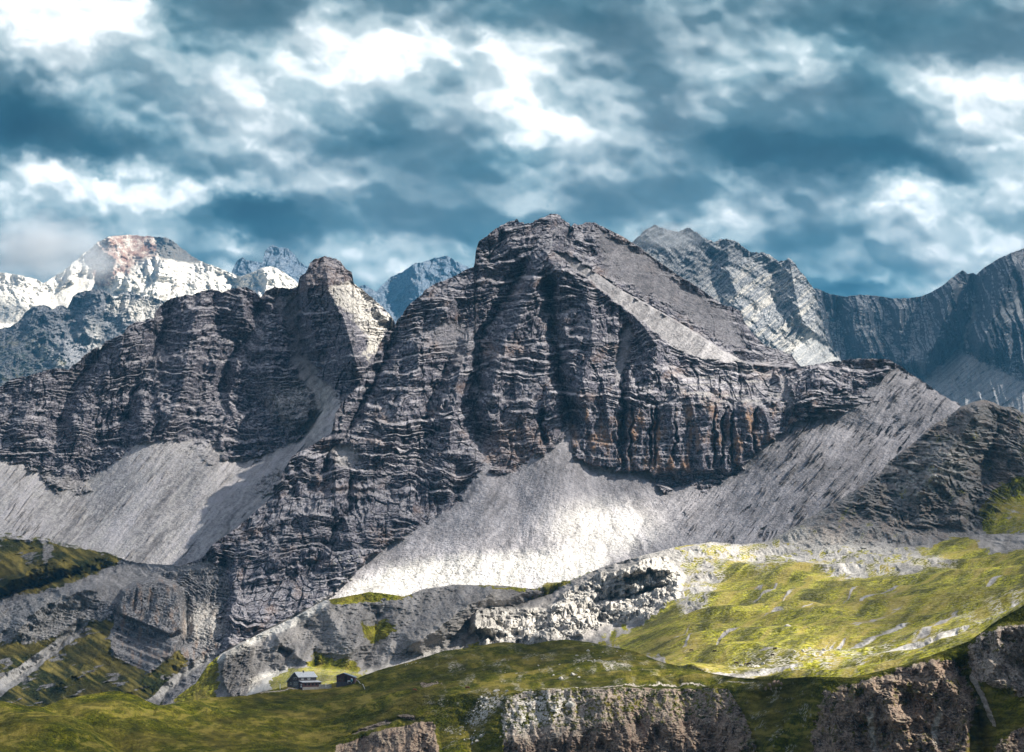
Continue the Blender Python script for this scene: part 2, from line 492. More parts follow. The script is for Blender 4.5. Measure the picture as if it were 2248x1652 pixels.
def red_relief(X, Y, wx, wz, A, D):
    r = rock_relief(wx, wz, 3.0, 20, 0.9, 0.3, 0.1, 0.35)
    calm = np.clip(inside([(250, 505), (370, 515), (445, 575), (360, 562), (300, 560), (262, 545)], X, Y, 8) + A['scree'], 0, 1)
    r = r * (1 - 0.85 * calm)
    wX = X + fbm(X / 26, Y / 22, 4, 2, .6) * 26; wY = Y + fbm(X / 26, Y / 22, 4, 3, .6) * 18
    r += 150 * stroke([(228, 515), (240, 560), (262, 600), (300, 640)], wX, wY, 50) + rock_relief(wx, wz, 1.6, 22, 0.8, 0.3, 0, 0.4) * (1 - 0.8 * calm)
    r += 110 * stroke([(374, 515), (352, 560), (352, 620)], wX, wY, 36)
    r += 130 * stroke([(592, 585), (580, 640), (560, 690)], wX, wY, 50)
    r -= 120 * stroke([(520, 605), (500, 680)], wX, wY, 60)
    return r
def red_light(X, Y):
    return np.clip(0.95 - 0.5 * ell(X, Y, 30, 560, 120, 50), 0, 1)
build_terrain('pale_mountain', [
    [(-80, 590, 11200), (0, 598, 11200), (40, 603.6, 11200), (80, 613.6, 11200), (96, 622, 11250), (140, 595, 11300), (180, 560, 11350), (200, 545, 11400), (212, 533.6, 11500), (240, 519.6, 11500), (280, 515.6, 11600), (304, 517.6, 11600), (340, 520.4, 11600), (364, 521.6, 11600), (380, 529.6, 11600), (400, 545.6, 11600), (420, 561.6, 11600), (436, 571.6, 11600), (460, 581.6, 11600), (488, 591.6, 11500), (512, 601.6, 11500), (528, 607.6, 11500), (556, 597.6, 11400), (576, 587.6, 11400), (592, 584.8, 11400), (612, 591.6, 11400), (632, 603.6, 11400), (656, 623.6, 11400), (700, 655, 11400)],
    [(-80, 760, 10700), (300, 720, 10900), (700, 720, 10900)]], -330, 700, 640, 170, red_relief, red_attrs, pale_mat, red_light, jag=(3.5, 16), back=400, far=1.5)

# ------------------------------------------------------------------ blue ridge, left
def blue_attrs(X, Y, wx, wz, D):
    wxp = X + fbm(X / 20, Y / 20, 3, 2) * 16; wyp = Y + fbm(X / 20, Y / 20, 3, 4) * 16
    g = inside([(0, 740), (60, 720), (80, 690), (130, 760), (160, 810), (60, 850), (-90, 880), (-90, 740)], wxp, wyp, 14)
    p = stroke([(60, 740), (100, 780), (150, 815)], wxp, wyp, 14) + stroke([(200, 700), (215, 760), (220, 800)], wxp, wyp, 30) * 0.8
    return dict(grass=g * 0.45, pale=np.clip(inside([(230, 650), (360, 660), (340, 720), (250, 690)], wxp, wyp, 10) * 0.8 + p, 0, 1), scree=np.clip(p, 0, 1))
def blue_relief(X, Y, wx, wz, A, D):
    r = rock_relief(wx, wz, 2.0, 31, 1.1, 0.5, 0.25, 1.0) * (1 - 0.55 * A['grass'])
    wX = X + fbm(X / 30, Y / 26, 4, 2, .6) * 30; wY = Y + fbm(X / 26, Y / 22, 4, 3, .6) * 20
    r += rock_relief(wx, wz, 1.0, 33, 1.0, 0.5, 0.25, 1.0)
    r += 110 * stroke([(96, 669), (110, 730), (150, 800), (200, 860)], wX, wY, 60)
    r += 90 * stroke([(224, 636), (200, 700), (190, 760)], wX, wY, 50)
    r -= 80 * stroke([(170, 650), (160, 720), (170, 800)], wX, wY, 50)
    return r
build_terrain('blue_ridge', [
    [(-80, 745, 7300), (0, 721.6, 7350), (24, 717.6, 7400), (44, 703.6, 7400), (52, 689.6, 7400), (72, 673.6, 7400), (96, 668.8, 7450), (116, 679.6, 7450), (132, 669.6, 7500), (148, 675.6, 7500), (160, 653.6, 7500), (172, 641.6, 7550), (200, 637.6, 7600), (224, 635.6, 7600), (240, 643.6, 7600), (252, 657.6, 7600), (268, 641.6, 7600), (292, 641.6, 7600), (308, 649.6, 7600), (332, 651.6, 7600), (352, 657.6, 7600), (380, 680, 7600), (440, 700, 7600)],
    [(-80, 780, 7150), (0, 790, 7050), (200, 760, 7250), (440, 760, 7300)],
    [(-80, 960, 6500), (200, 880, 6800), (440, 840, 7000)]], -330, 440, 560, 260, blue_relief, blue_attrs, mid_mat, lambda X, Y: np.clip(0.35 + 0.55 * ell(X, Y, 290, 680, 70, 40) + 0.45 * ell(X, Y, 170, 780, 60, 50), 0, 1), jag=(4, 14), back=250, far=1.75)

# ------------------------------------------------------------------ striped mountain behind, right
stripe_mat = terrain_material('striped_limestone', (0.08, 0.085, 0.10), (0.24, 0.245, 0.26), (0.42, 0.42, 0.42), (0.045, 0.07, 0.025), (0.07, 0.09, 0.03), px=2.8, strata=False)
def strp_attrs(X, Y, wx, wz, D):
    wxp = X + fbm(X / 14, Y / 14, 3, 2) * 10; wyp = Y + fbm(X / 14, Y / 14, 3, 4) * 10
    sc = inside([(1738, 690), (1750, 700), (1790, 740), (1850, 790), (1870, 830), (1730, 830), (1740, 780), (1760, 740)], wxp, wyp, 4)
    u = (X * 0.62 + Y * 0.78) ; vv = (X * -0.78 + Y * 0.62)
    band = sstep(0.0, 0.35, fbm(u / 20, (vv + 0) / 160, 2, 7) + fbm(u / 5, vv / 70, 3, 9) * 0.9)
    zone = inside([(1560, 620), (1690, 570), (1790, 620), (1780, 720), (1830, 790), (1600, 800), (1520, 690)], wxp, wyp, 30)
    return dict(scree=sc * 0.8, pale=np.clip(band * zone * 0.6 + sc * 0.05 * sstep(-.2, .3, fbm(X / 6, Y / 12, 3, 77)) + 0.15 * band, 0, 1))
def strp_relief(X, Y, wx, wz, A, D):
    # beds dip to the right-below: stripes run from lower left to upper right
    wz2 = wz; zs = wz2 - 0.95 * wx + fbm(wx / 200, wz / 200, 4, 40) * 46
    r = (ridged((wx + wz * 0.8 + fbm(wx / 150, wz / 150, 3, 42) * 90) / 330, (wz - wx) / 500, 3, 41) - 0.5) * 70
    r += (ridged((wx + wz) / 95, (wz - wx * 1.1) / 260, 3, 43) - 0.5) * 60
    r *= 0.6
    r += saw(zs / 47) * 26 + saw(zs / 21) * 17 + saw(zs / 9) * 8
    r += fbm(wx / 26, wz / 26, 4, 44, 0.6) * 20
    r *= (1 - 0.85 * A['scree'])
    r += 60 * stroke([(1733, 567), (1745, 640), (1760, 700), (1800, 745)], X, Y, 34)
    r += 50 * stroke([(1597, 524), (1600, 600), (1640, 700)], X, Y, 40)
    r -= 40 * stroke([(1560, 532), (1575, 620), (1600, 720)], X, Y, 40)
    r -= 45 * stroke([(1700, 575), (1690, 640), (1720, 700)], X, Y, 34)
    return r
def strp_light(X, Y):
    return np.clip(0.36 + 0.4 * ell(X, Y, 1715, 715, 130, 100, 40, 0.7), 0, 1)
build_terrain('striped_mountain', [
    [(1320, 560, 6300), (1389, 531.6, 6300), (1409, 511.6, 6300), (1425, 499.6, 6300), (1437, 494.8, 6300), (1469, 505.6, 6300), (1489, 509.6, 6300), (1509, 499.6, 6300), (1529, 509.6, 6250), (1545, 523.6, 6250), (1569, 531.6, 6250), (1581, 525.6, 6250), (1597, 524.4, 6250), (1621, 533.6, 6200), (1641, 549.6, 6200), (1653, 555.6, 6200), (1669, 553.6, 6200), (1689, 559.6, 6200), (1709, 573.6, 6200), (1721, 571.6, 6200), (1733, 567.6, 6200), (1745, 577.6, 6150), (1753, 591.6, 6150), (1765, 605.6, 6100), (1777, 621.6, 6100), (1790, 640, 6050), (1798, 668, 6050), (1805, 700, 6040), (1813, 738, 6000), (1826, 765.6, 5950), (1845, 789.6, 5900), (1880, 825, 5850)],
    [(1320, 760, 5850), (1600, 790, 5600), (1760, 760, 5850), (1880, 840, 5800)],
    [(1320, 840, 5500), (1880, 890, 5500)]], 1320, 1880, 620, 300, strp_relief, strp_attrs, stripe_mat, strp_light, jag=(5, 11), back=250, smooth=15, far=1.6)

# ------------------------------------------------------------------ dark blue range, right
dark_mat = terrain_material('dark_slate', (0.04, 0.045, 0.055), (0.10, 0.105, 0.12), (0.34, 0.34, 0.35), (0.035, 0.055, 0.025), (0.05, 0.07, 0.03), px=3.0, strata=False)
def drk_attrs(X, Y, wx, wz, D):
    wxp = X + fbm(X / 14, Y / 14, 3, 2) * 9; wyp = Y + fbm(X / 14, Y / 14, 3, 4) * 9
    sc = inside([(2136, 660), (2150, 680), (2120, 745), (2112, 775), (2170, 800), (2248, 840), (2400, 890), (2400, 960), (2248, 930), (2140, 915), (2020, 850), (2026, 832), (2072, 800), (2104, 765), (2128, 710)], wxp, wyp, 5)
    sc = np.maximum(sc, 0.6 * inside([(2180, 690), (2248, 640), (2248, 690), (2200, 720)], wxp, wyp, 10))
    sc = np.maximum(sc, 0.5 * stroke([(2010, 760), (2018, 800), (2022, 835)], wxp, wyp, 16))
    st = streaks(X, Y, ang=-38, width=6, length=110, seed=3)
    return dict(scree=np.clip(sc * (0.95 - 0.9 * sstep(0.15, 0.6, st)), 0, 1), run=np.clip(st * 1.5, -1, 1))
def drk_relief(X, Y, wx, wz, A, D):
    r = (ridged((X + fbm(X / 60, Y / 60, 2, 3) * 14 - (Y - 650) * 0.25) / 34, Y / 260, 3, 50) - 0.5) * 90
    r += (ridged((X - (Y - 650) * 0.2 + fbm(X / 20, Y / 30, 3, 52) * 14) / 14, Y / 50, 3, 51) - 0.5) * 22
    r += fbm(wx / 28, wz / 22, 4, 53, 0.6) * 18
    r *= (1 - 0.85 * A['scree'])
    r += 200 * stroke([(2100, 600), (2080, 680), (2050, 760), (2030, 830)], X, Y, 55)
    r += 260 * stroke([(2248, 545), (2200, 640), (2170, 720), (2150, 780)], X, Y, 80)
    r -= 160 * stroke([(2137, 605), (2137, 680), (2110, 760), (2030, 830)], X, Y, 40)
    r += 120 * stroke([(1880, 652), (1890, 720), (1930, 800)], X, Y, 40)
    r += 120 * stroke([(1975, 655), (1975, 740), (1990, 820)], X, Y, 36)
    r -= 120 * stroke([(1830, 650), (1850, 740), (1890, 820)], X, Y, 30)
    return r
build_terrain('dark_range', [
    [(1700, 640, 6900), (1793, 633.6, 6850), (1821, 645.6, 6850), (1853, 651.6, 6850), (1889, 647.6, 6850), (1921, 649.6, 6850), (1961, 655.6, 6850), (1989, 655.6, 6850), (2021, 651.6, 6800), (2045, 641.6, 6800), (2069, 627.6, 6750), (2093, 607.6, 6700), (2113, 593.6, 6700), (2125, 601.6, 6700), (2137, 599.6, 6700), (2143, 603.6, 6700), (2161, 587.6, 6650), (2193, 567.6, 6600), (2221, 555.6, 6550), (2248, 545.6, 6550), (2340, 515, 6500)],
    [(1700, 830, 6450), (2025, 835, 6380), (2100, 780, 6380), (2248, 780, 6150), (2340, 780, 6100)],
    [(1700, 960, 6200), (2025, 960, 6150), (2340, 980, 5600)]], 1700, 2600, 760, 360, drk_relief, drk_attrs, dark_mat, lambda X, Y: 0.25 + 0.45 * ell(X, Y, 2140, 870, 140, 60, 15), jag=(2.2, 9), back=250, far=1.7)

# ------------------------------------------------------------------ left ridge with the rock spire and its scree
rock_d, rock_l, scree_c = (0.036, 0.036, 0.050), (0.18, 0.17, 0.195), (0.36, 0.34, 0.35)
main_mat = terrain_material('dark_banded_rock', rock_d, rock_l, scree_c, (0.045, 0.065, 0.018), (0.085, 0.105, 0.025), px=1.35)

G_CREST = [(-80, 880, 3650), (0, 849.6, 3680), (24, 833.6, 3690), (60, 825.6, 3700), (108, 811.6, 3710), (132, 808.8, 3715), (152, 811.6, 3720), (156, 805.6, 3720), (180, 787.6, 3730), (204, 765.6, 3740), (212, 763.6, 3740), (220, 767.6, 3745), (228, 753.6, 3750), (248, 743.6, 3760), (272, 731.6, 3770), (280, 717.6, 3775), (292, 709.6, 3780), (320, 703.6, 3790), (338, 699.6, 3800), (341, 683.6, 3800), (356, 667.6, 3810), (376, 655.6, 3820), (400, 649.6, 3830), (424, 647.6, 3840), (444, 639.6, 3850), (464, 635.6, 3850), (488, 641.6, 3850), (504, 635.6, 3850), (524, 630.4, 3850), (544, 631.6, 3850), (560, 641.6, 3845), (572, 653.6, 3840), (584, 637.6, 3840), (600, 632.8, 3840), (618, 631.6, 3840), (640, 633.6, 3835), (652, 632.8, 3830), (658, 609.6, 3830), (672, 597.6, 3830), (680, 579.6, 3830), (692, 568.4, 3830), (716, 563.6, 3830), (736, 566.4, 3830), (748, 575.6, 3830), (760, 589.6, 3825), (772, 597.6, 3820), (777, 623.6, 3810), (792, 633.6, 3800), (812, 649.6, 3780), (832, 667.6, 3760), (852, 685.6, 3740), (866, 705.6, 3700), (862, 722, 3690), (900, 760, 3650), (940, 800, 3650)]
G_CREST[-3] = (870, 724, 3690)
G_BASE = [(-80, 985), (0, 1002), (80, 1030), (160, 1050), (192, 1058), (216, 1038), (280, 990), (332, 966), (380, 970), (440, 974), (476, 978), (496, 1010), (560, 1006), (624, 982), (672, 950), (694, 910), (706, 870), (716, 840), (760, 900)]
def g_attrs(X, Y, wx, wz, D):
    wxp = X + fbm(X / 26, Y / 18, 4, 2, .6) * 20; wyp = Y + fbm(X / 22, Y / 16, 4, 4, .6) * 22
    poly = list(G_BASE) + [(760, 1300), (-400, 1300), (-400, 985)]
    sc = inside(poly, wxp, wyp, 5)
    n_g = fbm(X / 50, Y / 50, 3, 39)
    isl = inside([(395, 990), (470, 980), (500, 1010), (470, 1020), (420, 1008)], wxp, wyp, 5) * 0.5
    isl = np.maximum(isl, inside([(560, 1060), (610, 1030), (620, 1060), (580, 1090), (555, 1090)], wxp, wyp, 4))
    isl = np.maximum(isl, inside([(90, 1040), (180, 1050), (200, 1075), (160, 1085), (100, 1060)], wxp, wyp, 6))
    chute = inside([(640, 790), (668, 775), (690, 800), (712, 850), (716, 900), (700, 960), (660, 960), (690, 900), (688, 860), (660, 830)], wxp, wyp, 6)
    up = inside([(585, 640), (650, 636), (655, 700), (668, 780), (640, 800), (640, 720), (600, 670)], wxp, wyp, 8) * 0.7
    flank = inside([(722, 630), (776, 615), (800, 640), (868, 705), (845, 720), (835, 760), (805, 800), (800, 730), (770, 690), (735, 670)], wxp, wyp, 5)  # sunlit side of the spire, its brightness painted in through 'pale'
    st = streaks(X, Y, ang=-50, width=5, length=90, seed=3)
    s = np.clip(sc - isl + chute + up, 0, 1)
    s = s * (1 - 0.55 * sstep(0.22, 0.5, st + 0.25 * fbm(X / 40, Y / 40, 2, 5)))
    rn = np.clip(1.3 * streaks(X + n_g * 20, Y, ang=-52, width=9, length=80, seed=33) * sstep(-.3, .3, fbm(X / 90, Y / 60, 2, 34)) + 0.7 * fbm(X / 9, Y / 9, 3, 36) + 1.1 * fbm((X + Y) / 90, (X - Y) / 300, 3, 35) + 0.9 * streaks(X, Y, ang=-48, width=22, length=260, seed=37), -1, 1)
    g = inside([(-90, 1170), (0, 1172), (100, 1182), (190, 1200), (260, 1215), (260, 1300), (-90, 1300)], wxp, wyp, 8) * 0.5
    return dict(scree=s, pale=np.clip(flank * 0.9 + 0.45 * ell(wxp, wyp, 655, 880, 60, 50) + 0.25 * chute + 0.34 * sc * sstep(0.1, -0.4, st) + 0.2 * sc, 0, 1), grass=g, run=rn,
                tint=0.25 * inside([(655, 640), (690, 560), (780, 600), (790, 640), (700, 640)], wxp, wyp, 10))
def g_relief(X, Y, wx, wz, A, D):
    calm = np.clip(A['scree'] * 1.3, 0, 1)
    spire = inside([(648, 640), (668, 590), (690, 555), (750, 555), (782, 600), (775, 640), (720, 640), (690, 780), (655, 760)], X, Y, 10)
    r = rock_relief(wx, wz, 0.85, 60, 0.8, 0.95, 0.05, 1.15)
    A['ledge'] = LAST['ledge'] * np.clip(1 - calm, 0, 1) * 0.75
    r = r * (1 - 0.93 * calm)
    r += calm * (streaks(X, Y, ang=-48, width=8, length=90, seed=8) * 2.6 + fbm(wx / 22, wz / 22, 3, 9) * 3.0 + fbm(wx / 9, wz / 9, 3, 6) * 0.8)
    # the spire stands forward as a column, its right flank falls back
    r += 55 * stroke([(672, 600), (676, 660), (684, 720), (700, 790)], X, Y, 34)
    r += 95 * stroke([(716, 575), (722, 640), (755, 700), (775, 770), (790, 830)], X, Y, 60)
    r -= 60 * stroke([(650, 640), (655, 720), (668, 790), (700, 850), (706, 900), (650, 990)], X, Y, 34)
    r -= 60 * stroke([(866, 700), (850, 760), (825, 810)], X, Y, 40)
    r -= 25 * stroke([(777, 624), (730, 628)], X, Y, 9)
    r += 45 * stroke([(524, 631), (540, 700), (600, 780), (600, 860), (640, 940)], X, Y, 50)
    r -= 55 * stroke([(572, 655), (560, 720), (500, 800), (480, 900)], X, Y, 36)
    r += 45 * stroke([(444, 640), (420, 740), (400, 860), (360, 950)], X, Y, 50)
    r -= 50 * stroke([(380, 656), (350, 760), (290, 860), (270, 960)], X, Y, 36)
    r += 40 * stroke([(300, 710), (250, 800), (190, 900), (160, 1000)], X, Y, 44)
    r -= 40 * stroke([(230, 760), (150, 860), (120, 960)], X, Y, 30)
    r += 35 * stroke([(100, 812), (60, 900), (30, 980)], X, Y, 40)
    return r
def g_light(X, Y):
    t = 0.36 - 0.12 * inside([(-90, 1040), (300, 1000), (640, 980), (640, 1100), (420, 1230), (-90, 1230)], X, Y, 20)
    t = t + 0.85 * inside([(735, 560), (790, 600), (880, 690), (860, 760), (800, 830), (780, 770), (745, 690), (728, 640)], X, Y, 12)
    t += 0.22 * ell(X, Y, 650, 880, 90, 70) + 0.04 * ell(X, Y, 300, 1090, 330, 90, 0)
    return np.clip(t, 0, 1)
gd = np.interp(np.linspace(0, 1, 400), [0, .07, .45, .60, .79, 1], [-330, -60, 330, 640, 800, 940])
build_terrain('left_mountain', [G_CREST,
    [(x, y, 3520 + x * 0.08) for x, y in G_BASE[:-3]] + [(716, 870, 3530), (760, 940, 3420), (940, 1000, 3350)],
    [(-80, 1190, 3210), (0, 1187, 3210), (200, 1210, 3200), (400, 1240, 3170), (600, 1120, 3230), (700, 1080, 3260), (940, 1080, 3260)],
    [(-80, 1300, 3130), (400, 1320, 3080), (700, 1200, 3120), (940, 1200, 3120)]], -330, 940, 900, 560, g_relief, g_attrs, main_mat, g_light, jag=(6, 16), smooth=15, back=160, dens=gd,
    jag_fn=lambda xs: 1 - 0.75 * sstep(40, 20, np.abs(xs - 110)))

# ------------------------------------------------------------------ the main mountain
H_CREST = [(360, 1275, 2850), (377, 1250, 2850), (445, 1225, 2880), (465, 1197, 2900), (517, 1161, 2930), (541, 1141, 2950), (577, 1109, 2980), (601, 1085, 3000), (625, 1029, 3030), (642, 1001, 3040), (690, 975, 3070), (728, 950, 3090), (736, 909, 3110), (752, 882, 3140), (784, 850, 3190), (800, 814, 3220), (820, 793, 3240), (821, 788.7, 3250), (833, 756.7, 3270), (849, 728.7, 3290), (865, 720.7, 3300), (871, 704.7, 3310), (885, 690, 3320), (889, 680.7, 3330), (905, 662.7, 3340), (925, 648.7, 3350), (933, 636.7, 3360), (957, 622.7, 3370), (989, 610.7, 3390), (1009, 600.7, 3400), (1025, 590.7, 3410), (1040, 586.7, 3415), (1043, 572.7, 3420), (1044, 552.7, 3420), (1051, 530.7, 3430), (1069, 518.7, 3440), (1085, 504.7, 3450), (1101, 494.7, 3460), (1117, 486.7, 3465), (1129, 484.7, 3470), (1135, 480.7, 3470), (1139, 488.7, 3470), (1149, 486.7, 3475), (1151, 492.7, 3475), (1169, 488.7, 3478), (1185, 479.5, 3480), (1197, 476.7, 3480), (1209, 469.5, 3480), (1229, 470.7, 3480), (1233, 480.7, 3480), (1249, 490.7, 3482), (1253, 498.7, 3483), (1261, 490.7, 3484), (1269, 494.7, 3485), (1281, 490.7, 3485), (1295, 487.5, 3485), (1305, 489.5, 3484), (1329, 500.7, 3480), (1369, 520.7, 3470), (1387, 532.7, 3465), (1409, 546.7, 3460), (1449, 576.7, 3440), (1489, 604.7, 3420), (1529, 628.7, 3400), (1569, 656.7, 3380), (1589, 670.7, 3370), (1609, 674.7, 3360), (1625, 682.7, 3350), (1633, 704.7, 3340), (1649, 728.7, 3330), (1669, 748.7, 3315), (1677, 756.7, 3310), (1693, 764.7, 3300), (1701, 765.6, 3295), (1717, 771.6, 3285), (1737, 779.6, 3270), (1751, 797.6, 3250), (1757, 805, 3200), (1789, 800.8, 3200), (1829, 793.6, 3205), (1889, 787.6, 3205), (1949, 789.6, 3200), (1973, 801.6, 3195), (1997, 819.6, 3190), (2029, 839.6, 3175), (2065, 865.6, 3150), (2089, 879.6, 3135), (2105, 885.6, 3120), (2117, 900, 3110), (2180, 950, 3100), (2330, 1040, 3080)]
H_RIB = [(360, 1300, 2840), (500, 1250, 2850), (640, 1150, 2940), (760, 1000, 3050), (850, 850, 3160), (1000, 700, 3320), (1209, 541, 3400), (1249, 560.7, 3370), (1309, 600.7, 3340), (1369, 640.7, 3310), (1449, 684.7, 3280), (1529, 732.7, 3240), (1589, 772.7, 3210), (1631, 794.7, 3200), (1689, 802, 3190), (1749, 806, 3185), (1950, 840, 3150), (2110, 905, 3090), (2330, 1050, 3070)]
H_MID = [(360, 1320, 2820), (500, 1300, 2800), (640, 1250, 2860), (760, 1100, 2960), (900, 1000, 3020), (1045, 925, 3080), (1250, 880, 3105), (1500, 870, 3090), (1700, 880, 3110), (1900, 900, 3100), (2110, 935, 3060), (2330, 1070, 3050)]
H_BASE = [(360, 1400, 2720), (480, 1432, 2650), (642, 1358, 2740), (719, 1314, 2780), (759, 1274, 2810), (800, 1234, 2850), (856, 1193, 2880), (912, 1161, 2900), (960, 1133, 2930), (1000, 1109, 2950), (1032, 1061, 2980), (1068, 1021, 3000), (1092, 1049, 2990), (1128, 1033, 3000), (1172, 1001, 3020), (1197, 989, 3030), (1253, 953, 3080), (1260, 1004, 3062), (1289, 1020.7, 3060), (1325, 1040.7, 3052), (1369, 1032.7, 3052), (1401, 1027, 3052), (1433, 1035, 3050), (1453, 1080, 3020), (1481, 1069, 3026), (1521, 1061, 3030), (1541, 1078, 3022), (1573, 1069, 3030), (1617, 1041, 3050), (1669, 985.6, 3070), (1709, 957.6, 3085), (1749, 925.6, 3110), (1781, 901.6, 3120), (1900, 950, 3070), (2110, 940, 3055), (2330, 1080, 3045)]
H_FOOT = [(360, 1420, 2700), (480, 1450, 2640), (642, 1375, 2720), (719, 1335, 2750), (900, 1320, 2770), (1250, 1300, 2765), (1480, 1225, 2800), (1700, 1210, 2800), (1830, 1125, 2870), (1950, 1035, 2960), (2110, 950, 3040), (2330, 1090, 3035)]
tuck = lambda c: [(x, y, d + max(0, 450 - x) * 3.5) for x, y, d in c]
H_CREST, H_RIB, H_MID, H_BASE, H_FOOT = [tuck(c_) for c_ in (H_CREST, H_RIB, H_MID, H_BASE, H_FOOT)]
def shift(c, dy, dD): return [(x, y + dy, d + dD) for x, y, d in c]
rib_x = np.array([p[0] for p in H_RIB if p[0] >= 1209] ); rib_y = np.array([p[1] for p in H_RIB if p[0] >= 1209])
SCREE_FANS = [
    ([(1253, 945), (1262, 1004), (1300, 1022), (1369, 1034), (1430, 1037), (1453, 1088), (1520, 1064), (1541, 1084), (1617, 1043), (1669, 986), (1749, 927), (1790, 900), (1830, 860), (1900, 860), (1960, 800), (2000, 820), (2120, 893), (2340, 1060), (2700, 1060), (2700, 1500), (640, 1420), (719, 1314), (800, 1234), (856, 1193), (912, 1161), (960, 1133), (1000, 1109), (1032, 1061), (1068, 1016), (1092, 1052), (1128, 1036), (1172, 1003), (1197, 991), (1225, 975)], 1.0)]
def h_attrs(X, Y, wx, wz, D):
    n1 = fbm(X / 24, Y / 15, 4, 2, .6); n2 = fbm(X / 20, Y / 14, 4, 4, .6)
    wxp = X + n1 * 14; wyp = Y + n2 * 15
    sc = inside(SCREE_FANS[0][0], wxp, wyp, 4)
    # banded rock showing through on the right shoulder
    sh = inside([(1640, 985), (1750, 815), (1960, 790), (1970, 805), (1880, 850), (1930, 880), (1850, 905), (1760, 925)], wxp, wyp, 10)
    band = sstep(-0.1, 0.3, fbm(X / 130, Y / 9, 3, 21) + 0.15)
    sc = np.clip(sc - sh * band * 0.9, 0, 1)
    ribp = [(1215, 553), (1249, 560), (1309, 600), (1369, 640), (1449, 684), (1529, 732), (1589, 772), (1640, 797), (1600, 796), (1530, 786), (1490, 770), (1440, 730), (1390, 690), (1350, 660), (1300, 620), (1250, 580)]
    ribs = inside(ribp, X + n1 * 5, Y + n2 * 6, 3)
    chute = inside([(1372, 715), (1388, 712), (1385, 750), (1372, 800), (1366, 850), (1350, 835), (1352, 800), (1362, 760)], wxp, wyp, 5)
    ledge = inside([(1700, 815), (1728, 840), (1745, 880), (1740, 900), (1716, 870)], wxp, wyp, 5) * 0.8
    upper = inside([(1310, 500), (1420, 560), (1600, 690), (1640, 760), (1600, 760), (1500, 690), (1400, 635), (1330, 600)], wxp, wyp, 10) * 0.62
    low = ell(wxp, wyp, 760, 1000, 30, 22, 25) * 0.9
    slope_left = inside([(900, 740), (960, 700), (1040, 720), (1030, 780), (1000, 800), (960, 760)], wxp, wyp, 12) * 0.45
    streaky = streaks(X, Y, apex=(1253, 860, 230), width=6, length=45, seed=13)
    streaky2 = streaks(X, Y, ang=-52, width=6.0, length=60, seed=15)
    k = sstep(1400, 1560, X)
    stk = mix(streaky, streaky2, k)
    darkpatch = sstep(0.25, 0.42, stk + 0.5 * fbm(X / 45, Y / 45, 3, 17)) * (0.25 + 0.65 * k)
    s = np.clip(np.maximum.reduce([sc * (1 - 0.7 * darkpatch), ribs, chute, ledge, upper, low, slope_left]), 0, 1)
    rn = np.clip(1.15 * streaks(X + n1 * 14, Y, apex=(1253, 860, 250), width=13, length=120, seed=14) * (1 - k) + 1.1 * streaks(X + n1 * 10, Y, ang=-52, width=13, length=120, seed=16) * k + 0.7 * fbm(X / 110, Y / 60, 4, 57) + 0.45 * fbm(X / 10, Y / 8, 3, 58) - 0.25 * sstep(1180, 1040, Y) - 0.5 * upper, -1, 1)
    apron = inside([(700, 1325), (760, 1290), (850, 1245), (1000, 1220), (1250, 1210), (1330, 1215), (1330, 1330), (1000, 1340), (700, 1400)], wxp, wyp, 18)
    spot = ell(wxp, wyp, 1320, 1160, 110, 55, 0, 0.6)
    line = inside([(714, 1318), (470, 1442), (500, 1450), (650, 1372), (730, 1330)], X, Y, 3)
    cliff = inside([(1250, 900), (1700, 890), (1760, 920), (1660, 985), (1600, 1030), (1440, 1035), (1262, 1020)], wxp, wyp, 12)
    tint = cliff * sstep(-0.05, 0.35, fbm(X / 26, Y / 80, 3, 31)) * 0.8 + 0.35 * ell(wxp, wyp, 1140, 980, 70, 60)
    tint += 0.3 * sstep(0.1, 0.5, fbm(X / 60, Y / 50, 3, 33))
    palez = 0.95 * apron + 0.7 * spot + line  # sun patches on apron and spot are also painted paler into the gravel
    palez += 0.22 * ribs + 0.5 * low
    palez += 0.45 * inside([(1400, 860), (1560, 800), (1700, 810), (1740, 900), (1640, 900), (1480, 890)], wxp, wyp, 25) * sstep(0, 0.3, fbm(X / 80, Y / 6, 3, 35))
    palez += 0.4 * ell(wxp, wyp, 430, 1380, 60, 40)
    gr = 0.75 * inside([(1180, 1290), (1250, 1272), (1340, 1240), (1300, 1300), (1180, 1310)], wxp, wyp, 8)
    return dict(scree=np.clip(s + line, 0, 1), tint=np.clip(tint, 0, 1), pale=np.clip(palez, 0, 1), grass=gr, run=rn,
                dark=np.clip(0.45 * upper, 0, 1) + np.clip(0.35 * sc * darkpatch + 0.28 * sc * sstep(1560, 1760, X) * (0.6 + fbm(X / 60, Y / 60, 3, 55)), 0, 1))
